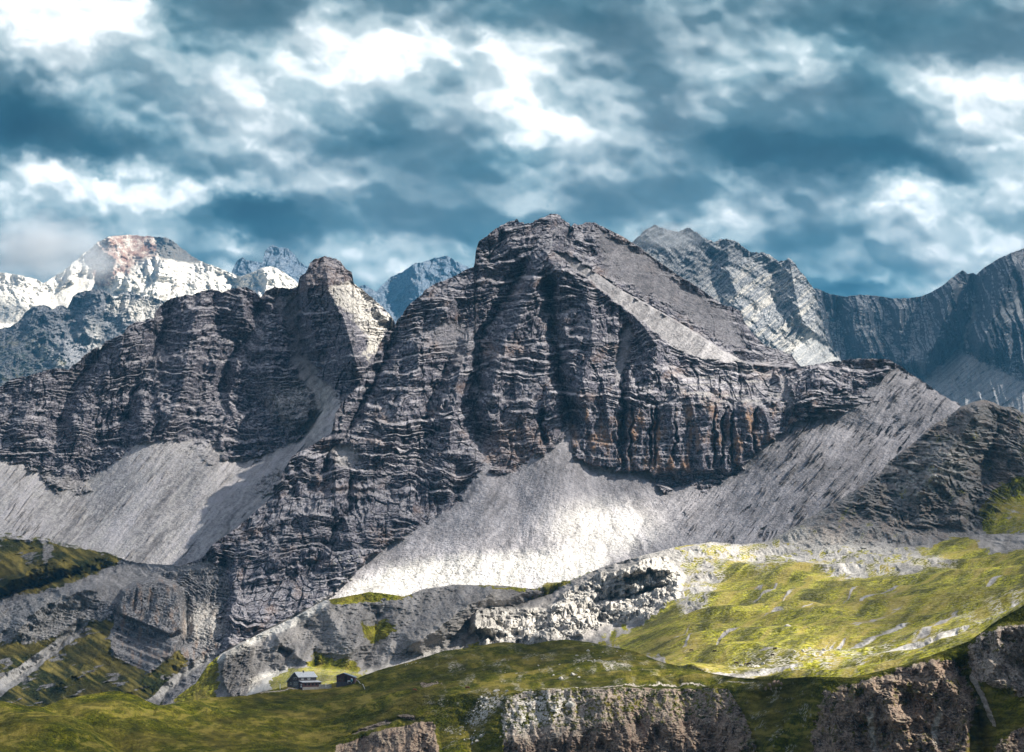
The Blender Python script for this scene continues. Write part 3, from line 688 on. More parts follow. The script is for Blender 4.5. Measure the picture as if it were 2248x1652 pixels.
def h_relief(X, Y, wx, wz, A, D):
    calm = np.clip(A['scree'] * 1.25, 0, 1)
    low = inside([(380, 1500), (380, 1240), (620, 1030), (760, 950), (900, 1150), (720, 1330), (480, 1450)], X, Y, 60)
    r = rock_relief(wx, wz, 1.0, 80, 0.72, 1.05, 0.0, 0.9)
    A['ledge'] = LAST['ledge'] * np.clip(1 - calm, 0, 1) * (1 - 0.5 * low)
    cliff = inside([(1245, 900), (1330, 885), (1420, 905), (1500, 870), (1600, 890), (1720, 880), (1760, 920), (1660, 990), (1600, 1035), (1440, 1040), (1255, 1030)], X + fbm(X / 40, Y / 30, 3, 97) * 20, Y + fbm(X / 40, Y / 30, 3, 98) * 26, 16)
    # vertical buttresses of the lower cliff, less terracing
    rc = (ridged(wx / 52, wz / 260, 3, 91) - 0.5) * 40 + (ridged((wx + fbm(wx / 30, wz / 30, 2, 4) * 12) / 17, wz / 90, 3, 93) - 0.5) * 14 + saw((wz + fbm(wx / 60, wz / 40, 2, 96) * 9) / 17.0) * 6 + saw((wz + fbm(wx / 60, wz / 40, 2, 96) * 9) / 6.1) * 3 + fbm(wx / 8, wz / 7, 4, 95, .6) * 6
    r = mix(r, rc + 14, cliff)
    A['ledge'] = A['ledge'] * (1 - 0.75 * cliff)
    A['dark'] = np.clip(A['dark'] + 0.0, 0, 1)
    r = r * (1 - 0.95 * calm)
    st = streaks(X, Y, apex=(1253, 860, 230), width=7, length=70, seed=18)
    st2 = streaks(X, Y, ang=-52, width=8.0, length=110, seed=19)
    k = sstep(1400, 1560, X)
    r += calm * (mix(st * 1.2, st2 * 3.0, k) + fbm(wx / 40, wz / 40, 3, 6) * 6.0 + fbm(wx / 7, wz / 7, 3, 6) * 1.0)
    G = lambda a, p, w, w2=None: a * stroke(p, X, Y, w, w2)
    n = 1 - 0.9 * calm
    wX = X + fbm(X / 30, Y / 30, 3, 61) * 12; wY = Y + fbm(X / 30, Y / 30, 3, 62) * 12
    G = lambda a, p, w, w2=None: a * stroke(p, wX, wY, w, w2)
    g = 0
    g = g - G(75, [(1160, 560), (1141, 605), (1085, 690), (1057, 740), (1050, 830), (1045, 925), (1070, 1015)], 26, 34)
    g = g - G(85, [(1205, 600), (1205, 650), (1209, 700), (1225, 805), (1249, 905), (1253, 960)], 24, 34)
    g = g - G(50, [(1372, 700), (1366, 800), (1369, 872), (1366, 1035)], 16, 14)
    g = g + G(60, [(1213, 545), (1240, 590), (1293, 629), (1301, 700), (1301, 765), (1275, 860), (1270, 900)], 44, 40)
    g = g + G(60, [(1213, 545), (1180, 600), (1161, 661), (1109, 765), (1080, 860), (1049, 925)], 40, 40)
    g = g + G(45, [(1255, 560), (1330, 625), (1400, 690), (1440, 760), (1420, 850)], 26, 40)
    g = g + G(55, [(1040, 600), (985, 680), (940, 740), (900, 840), (850, 950), (790, 1060)], 50, 60)
    g = g - G(45, [(1010, 640), (1000, 760), (950, 860), (930, 960), (900, 1100)], 30, 34)
    g = g + G(40, [(1020, 780), (1000, 860), (990, 950), (960, 1090)], 34, 40)
    g = g - G(60, [(880, 700), (840, 800), (800, 880), (756, 960), (716, 1000), (714, 1110)], 22, 20)
    g = g + G(40, [(760, 930), (740, 1000), (700, 1120), (640, 1200), (560, 1280)], 40, 60)
    g = g - G(40, [(770, 1030), (768, 1110), (720, 1190), (650, 1290)], 16, 26)
    g = g - G(45, [(500, 1200), (490, 1260), (495, 1330), (488, 1400), (470, 1440)], 22, 18)
    g = g - G(45, [(1189, 890), (1193, 985)], 9)
    g = g - G(30, [(1235, 900), (1240, 950)], 8)
    for x, w in ((1367, 9), (1387, 6), (1431, 6), (1443, 6), (1485, 7), (1571, 5), (1589, 5), (1609, 6), (1660, 8)):
        g = g - G(26, [(x, 885), (x - 3, 950), (x - 2, 1032)], w)
    g = g - G(30, [(1110, 500), (1095, 540), (1060, 580)], 12)
    g = g - G(40, [(1253, 498), (1240, 530), (1225, 560)], 14)
    g = g + G(30, [(1295, 488), (1320, 540), (1370, 600)], 30)
    r = r + g * n * 0.85
    # gravel cone under the main gully
    r += 12 * stroke([(1253, 955), (1262, 1040), (1280, 1180)], X, Y, 40, 240)
    r += 9 * stroke([(1068, 1025), (1020, 1120), (980, 1240)], X, Y, 40, 200)
    r -= 8 * stroke([(1130, 1050), (1140, 1150), (1150, 1260)], X, Y, 60, 90)
    r -= 14 * stroke([(1440, 1090), (1400, 1170), (1370, 1240)], X, Y, 60, 90)
    # behind the gravel rib the far slope drops back
    ry = np.interp(X, rib_x, rib_y); J = np.interp(X, [1205, 1260, 1330, 1450, 1631, 1752, 1756], [0, 25, 50, 100, 150, 160, 0])
    r -= J * sstep(2.0, -2.5, Y - ry) * sstep(0, 1, (X > 1205))
    return r
def h_light(X, Y):
    n = fbm(X / 70, Y / 50, 3, 71) * 0.35
    t = 0.40 - 0.10 * sstep(1000, 1060, Y) + 0 * X
    t = t + 0.9 * inside([(700, 1335), (760, 1275), (850, 1235), (1000, 1215), (1200, 1205), (1340, 1200), (1340, 1240), (1250, 1330), (1000, 1350), (700, 1400)], X, Y + n * 40, 14)
    t += 0.75 * ell(X, Y, 1315, 1160, 120, 48, 5, 0.6) + 0.5 * ell(X, Y, 1440, 1120, 110, 34, -25, 0.6)
    t += 0.25 * inside([(1240, 560), (1640, 790), (1560, 800), (1480, 760), (1260, 620)], X, Y, 14)
    t += 0.24 * ell(X, Y, 1520, 850, 260, 70) + 0.10 * ell(X, Y, 900, 880, 160, 140) + 0.02 * ell(X, Y, 1100, 1120, 220, 90)
    t += 0.8 * inside([(730, 1310), (470, 1430), (450, 1455), (560, 1420), (740, 1340)], X, Y, 7)
    t += 0.45 * ell(X, Y, 440, 1370, 70, 50) + 0.0 * X
    t += 0.22 * ell(X, Y, 760, 1005, 40, 30)
    return np.clip(t, 0, 1)
hd = np.interp(np.linspace(0, 1, 500), [0, .18, .78, .95, 1], [360, 720, 1780, 2290, 2580])
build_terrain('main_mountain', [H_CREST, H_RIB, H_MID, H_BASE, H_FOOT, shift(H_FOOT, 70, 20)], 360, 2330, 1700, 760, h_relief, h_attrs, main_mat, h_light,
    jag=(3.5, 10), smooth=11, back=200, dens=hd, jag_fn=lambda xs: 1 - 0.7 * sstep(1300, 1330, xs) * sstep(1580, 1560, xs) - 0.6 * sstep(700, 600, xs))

# ------------------------------------------------------------------ gorge terrain at the lower left
low_mat = terrain_material('gorge_rock', (0.045, 0.044, 0.048), (0.19, 0.18, 0.18), (0.26, 0.25, 0.25), (0.025, 0.034, 0.010), (0.055, 0.062, 0.016), px=1.1)
BLOCK = [(258, 1330), (270, 1298), (300, 1280), (345, 1268), (385, 1285), (404, 1330), (400, 1385), (372, 1398), (300, 1368), (262, 1352)]
BANDS = [(262, 1352), (300, 1368), (372, 1398), (392, 1404), (385, 1430), (330, 1478), (250, 1440), (238, 1400)]
TONGUES = [[(192, 1350), (200, 1358), (172, 1398), (112, 1442), (40, 1502), (0, 1530), (-400, 1590), (-400, 1540), (0, 1490), (60, 1450), (140, 1394), (172, 1370)],
           [(469, 1434), (467, 1450), (401, 1490), (361, 1530), (341, 1556), (320, 1560), (327, 1538), (361, 1502), (401, 1470), (441, 1442)]]
def j_attrs(X, Y, wx, wz, D):
    n1 = fbm(X / 26, Y / 18, 4, 2, .6); n2 = fbm(X / 22, Y / 16, 4, 4, .6)
    wxp = X + n1 * 18; wyp = Y + n2 * 16
    tg = inside(TONGUES[0], X + n1 * 5, Y + n2 * 4, 3) + inside(TONGUES[1], X + n1 * 4, Y + n2 * 4, 3)
    blk = np.maximum(inside(BLOCK, X + n1 * 5, Y + n2 * 5, 4), inside(BANDS, X + n1 * 6, Y + n2 * 6, 5))
    blk = np.maximum(blk, inside([(404, 1330), (470, 1320), (490, 1400), (470, 1440), (420, 1460), (390, 1420)], wxp, wyp, 6))
    rocky = inside([(0, 1345), (60, 1310), (120, 1300), (190, 1330), (180, 1370), (120, 1400), (60, 1410), (-400, 1400)], wxp, wyp, 12)
    gr = inside([(-400, 1170), (110, 1187), (270, 1215), (260, 1240), (170, 1275), (90, 1300), (-400, 1330)], wxp, wyp, 8)
    gr = np.maximum(gr, inside([(-400, 1400), (80, 1400), (200, 1360), (250, 1360), (300, 1450), (400, 1420), (440, 1430), (380, 1500), (330, 1600), (-400, 1700)], wxp, wyp, 14) * 0.85)
    gr = gr * (1 - 0.55 * sstep(0.1, 0.4, fbm(X / 60, Y / 16 + X / 70, 3, 8)))
    cr = inside([(90, 1180), (120, 1200), (110, 1235), (92, 1240)], wxp, wyp, 6)
    gr = gr * (1 - tg) * (1 - blk) * (1 - 0.8 * rocky) * (1 - 0.6 * cr)
    sc = np.clip(tg + 0.75 * inside([(150, 1290), (300, 1230), (480, 1200), (480, 1250), (330, 1262), (250, 1320), (180, 1340), (100, 1310)], wxp, wyp, 10) + 0.6 * inside([(130, 1430), (220, 1415), (250, 1430), (180, 1450), (60, 1500), (110, 1450)], wxp, wyp, 6), 0, 1)
    sc *= (1 - blk)
    return dict(grass=np.clip(gr, 0, 1), scree=sc, pale=np.clip(tg * 0.35 + rocky * 0.3 + 0.6 * ell(wxp, wyp, 445, 1370, 40, 40), 0, 1), run=np.clip(1.3 * fbm((X + Y * .6) / 70, (Y * .8 - X * .5) / 9, 3, 67) + fbm(X / 60, Y / 40, 3, 68), -1, 1), tint=0.45 * blk * sstep(0, 0.4, fbm(X / 12, Y / 30, 2, 5)))
def j_relief(X, Y, wx, wz, A, D):
    blk = inside(BLOCK, X, Y, 7); bnd = inside(BANDS, X, Y, 8)
    r = rock_relief(wx, wz, 0.42, 110, 1.0, 1.0, 0.35, 1.0) * (1 - 0.8 * np.clip(A['grass'] + A['scree'], 0, 1))
    A['ledge'] = LAST['ledge'] * 0.7 * np.clip(1 - A['grass'] - A['scree'], 0, 1)
    t = (wz - 0.28 * wx)
    r = mix(r, (ridged(wx / 34, wz / 160, 2, 112) - 0.5) * 22 + rock_relief(wx, wz, 0.35, 114, 0.6, 0.6, 0.3, 1.2) + 26+ 30, blk)
    zz = (Y + 0.42 * (262 - X)) 
    r = mix(r, 14 + 20 * saw(-zz / 19.0, 0.6) + fbm(wx / 6, wz / 6, 3, 115) * 4, bnd)
    wX = X + fbm(X / 30, Y / 30, 3, 61) * 12; wY = Y + fbm(X / 30, Y / 30, 3, 62) * 12
    G = lambda a, p, w, w2=None: a * stroke(p, wX, wY, w, w2)
    r = r + G(60, [(0, 1290), (80, 1245), (170, 1225)], 40) - G(70, [(-40, 1330), (60, 1290), (170, 1262), (270, 1240)], 26)
    r = r + G(60, [(20, 1400), (70, 1350), (130, 1310), (240, 1290)], 40) - G(50, [(200, 1358), (112, 1436), (0, 1510)], 24)
    r = r + G(50, [(250, 1400), (200, 1450), (110, 1520)], 40) - G(40, [(469, 1438), (401, 1486), (330, 1550)], 24)
    r = r + G(60, [(400, 1400), (330, 1480), (230, 1560)], 44)
    r -= 24 * stroke([(408, 1300), (412, 1390), (385, 1440)], X, Y, 16)
    r -= 13 * stroke([(300, 1290), (292, 1350)], X + 5 * fbm(X / 9, Y / 12, 3, 69), Y, 6) + 10 * stroke([(333, 1290), (328, 1350)], X + 6 * fbm(X / 9, Y / 12, 3, 70), Y, 5)
    return r
def j_light(X, Y):
    return np.clip(0.21 + 0.5 * ell(X, Y, 440, 1370, 60, 50) + 0.2 * ell(X, Y, 300, 1260, 90, 24) + 0.2 * ell(X, Y, 60, 1460, 120, 60) + 0.25 * ell(X, Y, 400, 1480, 70, 50), 0, 1)
build_terrain('gorge_slopes', [
    [(-80, 1178, 3160), (0, 1183, 3150), (44, 1185, 3150), (100, 1187, 3130), (148, 1203, 3130), (200, 1207, 3130), (240, 1216, 3110), (269, 1228, 3080), (300, 1236, 3030), (361, 1240, 2940), (400, 1243, 2905), (450, 1232, 2890), (540, 1260, 2880)],
    [(-80, 1300, 2960), (250, 1290, 2890), (400, 1300, 2845), (540, 1340, 2790)],
    [(-80, 1440, 2700), (300, 1400, 2760), (400, 1425, 2680), (540, 1445, 2655)],
    [(-80, 1640, 2350), (540, 1640, 2250)]], -330, 540, 720, 440, j_relief, j_attrs, low_mat, j_light, jag=(4, 20), smooth=15, back=60)

# ------------------------------------------------------------------ valley flanks: grey hillside, pale outcrop, meadows, brown peak
mead_mat = terrain_material('meadow_and_stone', (0.07, 0.065, 0.06), (0.22, 0.20, 0.18), (0.30, 0.28, 0.265), (0.12, 0.13, 0.008), (0.52, 0.49, 0.04), px=0.75)
M_CREST = [(320, 1580, 2100), (345, 1558, 2110), (380, 1536, 2130), (430, 1500, 2160), (455, 1462, 2180), (470, 1448, 2190), (489, 1434, 2200), (573, 1390, 2270), (642, 1358, 2300), (690, 1330, 2320), (714, 1318, 2330), (760, 1310, 2340), (812, 1300, 2350), (850, 1304, 2350), (888, 1310, 2350), (928, 1294, 2380), (1000, 1284, 2420), (1104, 1286, 2450), (1172, 1294, 2470), (1257, 1274, 2490), (1321, 1246, 2500), (1401, 1222, 2500), (1481, 1202, 2530), (1561, 1190, 2570), (1630, 1196, 2590), (1682, 1190, 2610), (1730, 1165, 2640), (1770, 1141, 2660), (1830, 1105, 2690), (1870, 1081, 2710), (1930, 1041, 2750), (1950, 1015, 2770), (2009, 969.6, 2800), (2037, 941.6, 2820), (2089, 909.6, 2840), (2109, 893.6, 2850), (2141, 881.6, 2860), (2161, 877.6, 2860), (2181, 883.6, 2860), (2201, 893.6, 2860), (2225, 893.6, 2860), (2248, 909.6, 2850), (2330, 960, 2840)]
OUT = [(1032, 1385), (1044, 1345), (1120, 1335), (1200, 1340), (1250, 1300), (1321, 1262), (1400, 1240), (1461, 1228), (1501, 1262), (1485, 1320), (1421, 1362), (1330, 1372), (1281, 1400), (1200, 1416), (1060, 1422)]
def m_attrs(X, Y, wx, wz, D):
    n1 = fbm(X / 26, Y / 14, 4, 2, .6); n2 = fbm(X / 22, Y / 12, 4, 4, .6)
    wxp = X + n1 * 16; wyp = Y + n2 * 12
    I = lambda p, s=6: inside(p, wxp, wyp, s)
    right = I([(1480, 1190), (1640, 1196), (1690, 1180), (1760, 1200), (1900, 1215), (2050, 1210), (2100, 1180), (2180, 1210), (2700, 1160), (2700, 1560), (1440, 1520), (1461, 1440), (1400, 1440), (1340, 1410), (1420, 1365), (1500, 1300)], 10)
    pale_band = I([(1400, 1222), (1560, 1188), (1700, 1185), (1740, 1160), (1860, 1175), (2000, 1215), (2100, 1230), (2000, 1265), (1850, 1262), (1760, 1240), (1680, 1260), (1600, 1240), (1560, 1320), (1500, 1350), (1470, 1290)], 10)
    wv = fbm(X / 120, Y / 60, 3, 24) * 22
    st = fbm((X * 0.92 - Y * 0.38) / 190, (X * 0.38 + Y * 0.92 + wv) / 9, 4, 23, .55)
    st2 = fbm((X * 0.92 - Y * 0.38) / 200, (X * 0.38 + Y * 0.92) / 16, 3, 27, .6)
    gr = right * (1 - 0.85 * pale_band * sstep(-0.3, 0.15, fbm(X / 30, Y / 16, 4, 29, .6)))
    bare = 0.75 * sstep(0.2, 0.42, st) * inside([(1410, 1440), (1600, 1300), (1700, 1240), (1900, 1240), (2000, 1300), (1800, 1360), (1500, 1450)], X, Y, 20)
    bare = np.maximum(bare, 0.8 * sstep(0.16, 0.4, st2) * inside([(1780, 1400), (2000, 1330), (2248, 1230), (2330, 1200), (2330, 1330), (2150, 1380), (1950, 1440), (1700, 1470)], X, Y, 14) * 0.9)
    road = stroke([(1490, 1502), (1620, 1486), (1700, 1470), (1800, 1456), (1950, 1440), (2040, 1420), (2110, 1388), (2200, 1345), (2260, 1310)], X, Y + n2 * 6, 9) * 0.9
    path = stroke([(1686, 1204), (1704, 1216), (1760, 1230), (1820, 1242), (1868, 1254)], X, Y, 2.6) * 3
    path2 = stroke([(1640, 1442), (1720, 1432), (1830, 1420), (1900, 1404), (1990, 1372), (2100, 1338), (2248, 1300)], X, Y, 5)
    gr = gr * (1 - bare) * (1 - np.clip(1.5 * road + path + path2, 0, 1))
    strip = I([(719, 1314), (812, 1296), (900, 1304), (905, 1312), (832, 1320), (735, 1330)], 3)
    strip2 = I([(1040, 1284), (1180, 1290), (1260, 1270), (1250, 1284), (1130, 1298)], 3)
    vee = inside([(790, 1366), (812, 1374), (852, 1362), (872, 1378), (838, 1408), (820, 1416), (800, 1400)], X + n1 * 18, Y + n2 * 14, 6)
    hut = I([(590, 1495), (640, 1468), (690, 1466), (780, 1478), (810, 1478), (780, 1520), (600, 1530)], 5)
    gsl = I([(690, 1430), (720, 1440), (780, 1452), (790, 1478), (700, 1476), (670, 1462)], 9) * 0.8
    lb = I([(440, 1450), (480, 1440), (480, 1530), (400, 1560), (380, 1540)], 8)
    gr = np.maximum.reduce([gr, strip, strip2, vee, hut, gsl, lb * 0.8])
    gr = np.maximum(gr, 0.75 * I([(1300, 1410), (1360, 1372), (1440, 1352), (1500, 1345), (1450, 1400), (1400, 1440), (1330, 1430)], 8) * sstep(-0.25, 0.2, fbm(X / 18, Y / 30, 3, 41)))
    gr = np.maximum(gr, 0.7 * I([(1030, 1415), (1100, 1380), (1060, 1430), (950, 1450)], 5))
    out = I(OUT, 6)
    gr = gr * (1 - 0.9 * out)
    peak = I([(2110, 890), (2161, 870), (2700, 940), (2700, 1060), (2240, 1070), (2160, 1150), (2100, 1190), (1930, 1190), (1700, 1190), (1830, 1100), (1940, 1020), (2030, 940)], 8)
    pg = I([(2148, 1125), (2170, 1080), (2230, 1045), (2700, 1000), (2700, 1180), (2250, 1160), (2160, 1170)], 6)
    gr = np.maximum(gr, pg * 0.62); gr = np.maximum(gr, 0.42 * peak * sstep(0, .4, fbm(X / 40, Y / 40, 3, 43)))
    face = inside([(483, 1471), (493, 1437), (539, 1406), (560, 1423), (551, 1458), (575, 1500), (547, 1517), (528, 1535), (508, 1535), (485, 1500)], X + n1 * 5, Y + n2 * 5, 4)
    bright = inside([(541, 1535), (550, 1490), (570, 1480), (645, 1464), (624, 1490), (604, 1506), (566, 1525)], X + n1 * 8, Y + n2 * 8, 4)
    lump = inside([(880, 1400), (1000, 1318), (1060, 1296), (1112, 1287), (1221, 1284), (1200, 1300), (1160, 1312), (1060, 1324), (1032, 1384), (840, 1475)], X + n1 * 8, Y + n2 * 8, 5)
    ridge = inside([(489, 1430), (573, 1386), (642, 1354), (714, 1312), (722, 1326), (650, 1374), (580, 1402), (500, 1446), (470, 1458)], X, Y + n2 * 5, 3)
    sc = np.clip(1 - out * 0.9 - face - peak * 0.55 - 0.5 * pale_band - 0.35 * lump, 0, 1)
    brown = I([(880, 1310), (928, 1294), (1000, 1284), (1060, 1296), (1000, 1318), (900, 1380), (840, 1350)], 8)
    pk = inside([(1950, 1040), (2060, 980), (2180, 950), (2230, 900), (2245, 920), (2160, 1000), (2120, 1040), (2000, 1100), (1960, 1150), (1930, 1130)], wxp, wyp, 10) * sstep(0.0, 0.28, fbm(X / 26, Y / 9, 4, 45, .65))
    pale = out * (0.45 + 0.45 * sstep(-.1, .2, fbm(X / 18, Y / 10, 3, 46))) + bright + ridge + 0.5 * pale_band + road + path + 0.35 * I([(790, 1480), (900, 1440), (980, 1420), (960, 1440), (860, 1470), (790, 1500)], 4) + pk + bare * 0.25 + path2 * 0.6
    pale += 0.5 * stroke([(1471, 1345), (1440, 1390), (1405, 1440)], wxp, wyp, 8)
    speck = np.clip(0.15 * right + 0.8 * inside([(1500, 1500), (1640, 1440), (1900, 1420), (2100, 1360), (2250, 1290), (2260, 1330), (2050, 1430), (1850, 1490)], wxp, wyp, 15) * sstep(-0.2, 0.3, fbm(X / 40, Y / 10, 3, 47)) + 0.8 * pale_band + .4 * hut, 0, 1)
    return dict(grass=np.clip(gr, 0, 1), scree=sc, pale=np.clip(pale, 0, 1), tint=np.clip(0.45 * brown + 0.5 * peak * sstep(-.2, .3, fbm(X / 50, Y / 30, 3, 44)), 0, 1), speck=speck, run=np.clip((2.6 * st2 + 1.1 * st + 0.7 * fbm(X / 60, Y / 26, 3, 58)) * right + (1 - right) * (fbm((X + Y * .5) / 16, (Y - X * .3) / 60, 4, 59) * 1.6 + 0.6 * fbm(X / 70, Y / 50, 3, 56)), -1, 1), dark=np.clip(0.5 * bare * (1 - path2) * sstep(0.1, -0.1, fbm(X / 70, Y / 12, 2, 49)) + 0.35 * face + 0.3 * lump * sstep(0, 0.3, st2), 0, 1))  # 'run' on the meadow adds painted shadow bands to the dry streaks
def m_relief(X, Y, wx, wz, A, D):
    out = inside(OUT, X, Y, 8); face = inside([(483, 1471), (493, 1437), (539, 1406), (556, 1423), (551, 1458), (566, 1506), (547, 1517), (508, 1535), (487, 1500)], X, Y, 6)
    peak = inside([(2110, 890), (2161, 870), (2340, 940), (2340, 1060), (2240, 1070), (2160, 1150), (2000, 1170), (1830, 1120), (1940, 1030), (2030, 940)], X, Y, 20)
    n = fbm(wx / 40, Y / 40, 3, 120) * 6
    rt = 1 - 0.95 * sstep(1380, 1500, X) * np.clip(A['grass'] * 1.3, 0, 1)
    base = ((fbm(wx / 30, wz / 12, 4, 121, 0.6) * 14 + (ridged((wx + wz * .6) / 22, (wz - wx * .3) / 30, 4, 123) - .5) * 12) * (1 - 0.6 * A['grass']) + fbm(wx / 4, wz / 3, 4, 122, .7) * 4.5) * rt
    rk = rock_relief(wx, wz, 0.55, 125, 0.9, 1.1, 0.35, 1.2); LED = LAST['ledge']
    # tilted blocks of the pale outcrop
    u = (wx * 0.86 + wz * 0.5); v = (-wx * 0.5 + wz * 0.86)
    c1, e1, d1 = cells(u / 26, v / 11, 5); c2, e2, d2 = cells(u / 9, v / 4.5, 9)
    ob = saw((v + fbm(u / 40, v / 20, 3, 128) * 14) / 17.0, .6) * 22 * sstep(-.3, .3, fbm(u / 60, v / 40, 2, 129)) + saw((v + fbm(u / 20, v / 20, 3, 130) * 6) / 6.5, .6) * 8 + (ridged((u + v * .5) / 34, v / 60, 3, 131) - .5) * 40 + (ridged((u + v * .2) / 12, v / 14, 3, 132) - .5) * 13 + rock_relief(wx, wz, 0.5, 126, 1.0, 1.2, 0.4, 1) + fbm(wx / 4, wz / 3, 3, 127) * 3.5
    r = base + out * ob + face * (rk + 20) + peak * (rk * 1.7)
    A['ledge'] = np.clip(LED * peak * 1.0 + LED * face * .6 + LED * out * .5, 0, 1)
    wX = X + fbm(X / 30, Y / 30, 3, 61) * 8; wY = Y + fbm(X / 30, Y / 30, 3, 62) * 8
    G = lambda a, p, w, w2=None: a * stroke(p, wX, wY, w, w2)
    r = r + G(36, [(714, 1320), (740, 1380), (800, 1440)], 80) + G(50, [(600, 1390), (640, 1430), (690, 1470)], 60)
    r = r - G(38, [(830, 1330), (824, 1400), (790, 1470)], 36) - G(20, [(690, 1420), (690, 1470)], 14)
    r = r - G(30, [(610, 1420), (640, 1440)], 24)
    r = r + G(90, [(1112, 1288), (1030, 1330), (960, 1380), (880, 1430)], 44) 
    r = r - G(60, [(1240, 1290), (1130, 1330), (1050, 1345)], 20)
    r = r + G(70, [(1340, 1268), (1420, 1250), (1485, 1262)], 16) + G(50, [(1050, 1350), (1040, 1385), (1100, 1390)], 16)
    r = r - G(50, [(1300, 1330), (1420, 1300), (1480, 1290)], 14)
    r = r + G(80, [(2161, 880), (2080, 1000), (2000, 1110)], 60) - G(60, [(2200, 900), (2160, 1060), (2120, 1170)], 44)
    # rolling ground lifted upwards
    right = sstep(1400, 1550, X)
    lift = right * (fbm((wx * 0.9 + D * 0.3) / 90, D / 90, 2, 130) * 9 + fbm((wx + D * .4) / 40, D / 70, 2, 131, .3) * 2.4 + fbm((wx + D * .3) / 14, D / 34, 3, 139, .5) * 0.9 + (ridged((wx * .5 + D * .35) / 60, (wx * .9 - D * .6) / 220, 1, 134) - .5) * 7)
    lift = lift + (1 - right) * fbm(wx / 30, D / 40, 3, 133) * 1.0
    # tilted beds of the outcrop break off in steps facing the viewer and the left
    gv = D * 0.55 - wx * 0.75 + fbm(wx / 40, D / 50, 4, 135, .6) * 34
    st1 = 1 - (lambda f: f - sstep(.9, 1, f))(gv / 46.0 - np.floor(gv / 46.0))
    g2 = gv + fbm(wx / 16, D / 20, 3, 136, .6) * 10
    st2 = 1 - (lambda f: f - sstep(.88, 1, f))(g2 / 15.0 - np.floor(g2 / 15.0))
    mk = sstep(-.3, .15, fbm(wx / 50, D / 70, 3, 137))
    lift = lift + out * (1 - right * .3) * (st1 * 5.5 * mk + st2 * 1.8 + fbm(wx / 12, D / 22, 3, 138, .5) * 1.4)
    nvk = np.minimum(1, np.arange(X.shape[0])[:, None] / 30.0)
    return r * (0.3 + 0.7 * (np.minimum(1, np.arange(X.shape[0])[:, None] / 8.0))), lift * nvk * (1 - peak)
def m_light(X, Y):
    n = fbm(X / 90, Y / 30, 3, 73) * 18
    Yn = Y + n
    t = 0.22 + 0 * X
    I = lambda p, s=10: inside(p, X, Yn, s)
    t += 0.75 * I([(1030, 1370), (1200, 1330), (1320, 1255), (1480, 1200), (1640, 1190), (1760, 1190), (1640, 1250), (1560, 1330), (1430, 1380), (1250, 1430), (1040, 1430)], 14)
    t += 0.8 * I([(1440, 1470), (1500, 1440), (1640, 1380), (1900, 1395), (2100, 1380), (2248, 1310), (2340, 1270), (2340, 1330), (2150, 1420), (1980, 1480), (1800, 1510), (1440, 1520)], 14)
    t += 0.6 * ell(X, Yn, 1700, 1345, 230, 60, -10, 0.6) + 0.5 * ell(X, Yn, 1900, 1240, 300, 40, 0, 0.6) + 0.3 * ell(X, Yn, 2150, 1290, 120, 30, -20)
    t -= 0.22 * ell(X, Yn, 1850, 1310, 150, 30, -8)
    t += 0.7 * I([(540, 1540), (545, 1484), (640, 1458), (700, 1466), (800, 1478), (900, 1435), (1000, 1415), (980, 1450), (800, 1520)], 7)
    t += 0.55 * I([(470, 1455), (489, 1425), (714, 1308), (740, 1330), (640, 1384), (500, 1450)], 5)
    t += 0.06 * ell(X, Y, 620, 1450, 90, 40) + 0.2 * ell(X, Y, 720, 1318, 40, 20)
    t -= 0.02 * ell(X, Y, 2160, 1000, 160, 120)
    t -= 0.12 * ell(X, Y, 2220, 1110, 90, 60)
    t = 0.1 + (t - 0.1) * (1 - 0.7 * sstep(1450, 1560, X) * sstep(1420, 1380, Y) * sstep(-0.05, 0.3, fbm((X * .95 - Y * .3) / 170, (X * .3 + Y * .95) / 42, 2, 74)))
    return np.clip(t, 0.1, 1)
build_terrain('valley_slopes', [M_CREST,
    [(320, 1600, 2080), (489, 1520, 2085), (560, 1500, 2120), (640, 1466, 2200), (700, 1462, 2200), (780, 1475, 2180), (830, 1462, 2190), (900, 1446, 2210), (1000, 1418, 2240), (1100, 1396, 2270), (1300, 1380, 2270), (1380, 1370, 2240), (1500, 1300, 2250), (1700, 1270, 2300), (1900, 1220, 2430), (2050, 1180, 2520), (2248, 1140, 2560), (2330, 1130, 2560)],
    [(320, 1650, 2050), (541, 1540, 2000), (600, 1512, 1800), (700, 1500, 1720), (800, 1490, 1800), (860, 1475, 2100), (900, 1462, 2160), (1104, 1416, 2230), (1293, 1412, 2150), (1400, 1432, 1850), (1461, 1444, 1600), (1560, 1436, 1560), (1700, 1420, 1560), (1900, 1390, 1640), (2248, 1290, 1800), (2330, 1280, 1800)],
    [(320, 1690, 2030), (541, 1580, 1950), (600, 1550, 1750), (700, 1540, 1660), (800, 1530, 1700), (900, 1500, 2100), (1104, 1450, 2200), (1293, 1450, 2100), (1400, 1460, 1600), (1461, 1470, 1390), (1560, 1490, 1310), (1700, 1503, 1205), (1870, 1498, 1135), (1990, 1468, 1120), (2131, 1416, 1110), (2248, 1342, 1100), (2330, 1300, 1100)],
    [(320, 1730, 2020), (541, 1620, 1900), (900, 1540, 2080), (1104, 1500, 2180), (1293, 1490, 2080), (1400, 1495, 1590), (1461, 1510, 1380), (1700, 1543, 1200), (1990, 1508, 1115), (2248, 1382, 1095), (2330, 1340, 1095)]],
    320, 2600, 1640, 640, m_relief, m_attrs, mead_mat, m_light, jag=(2.0, 14), smooth=13, back=60)

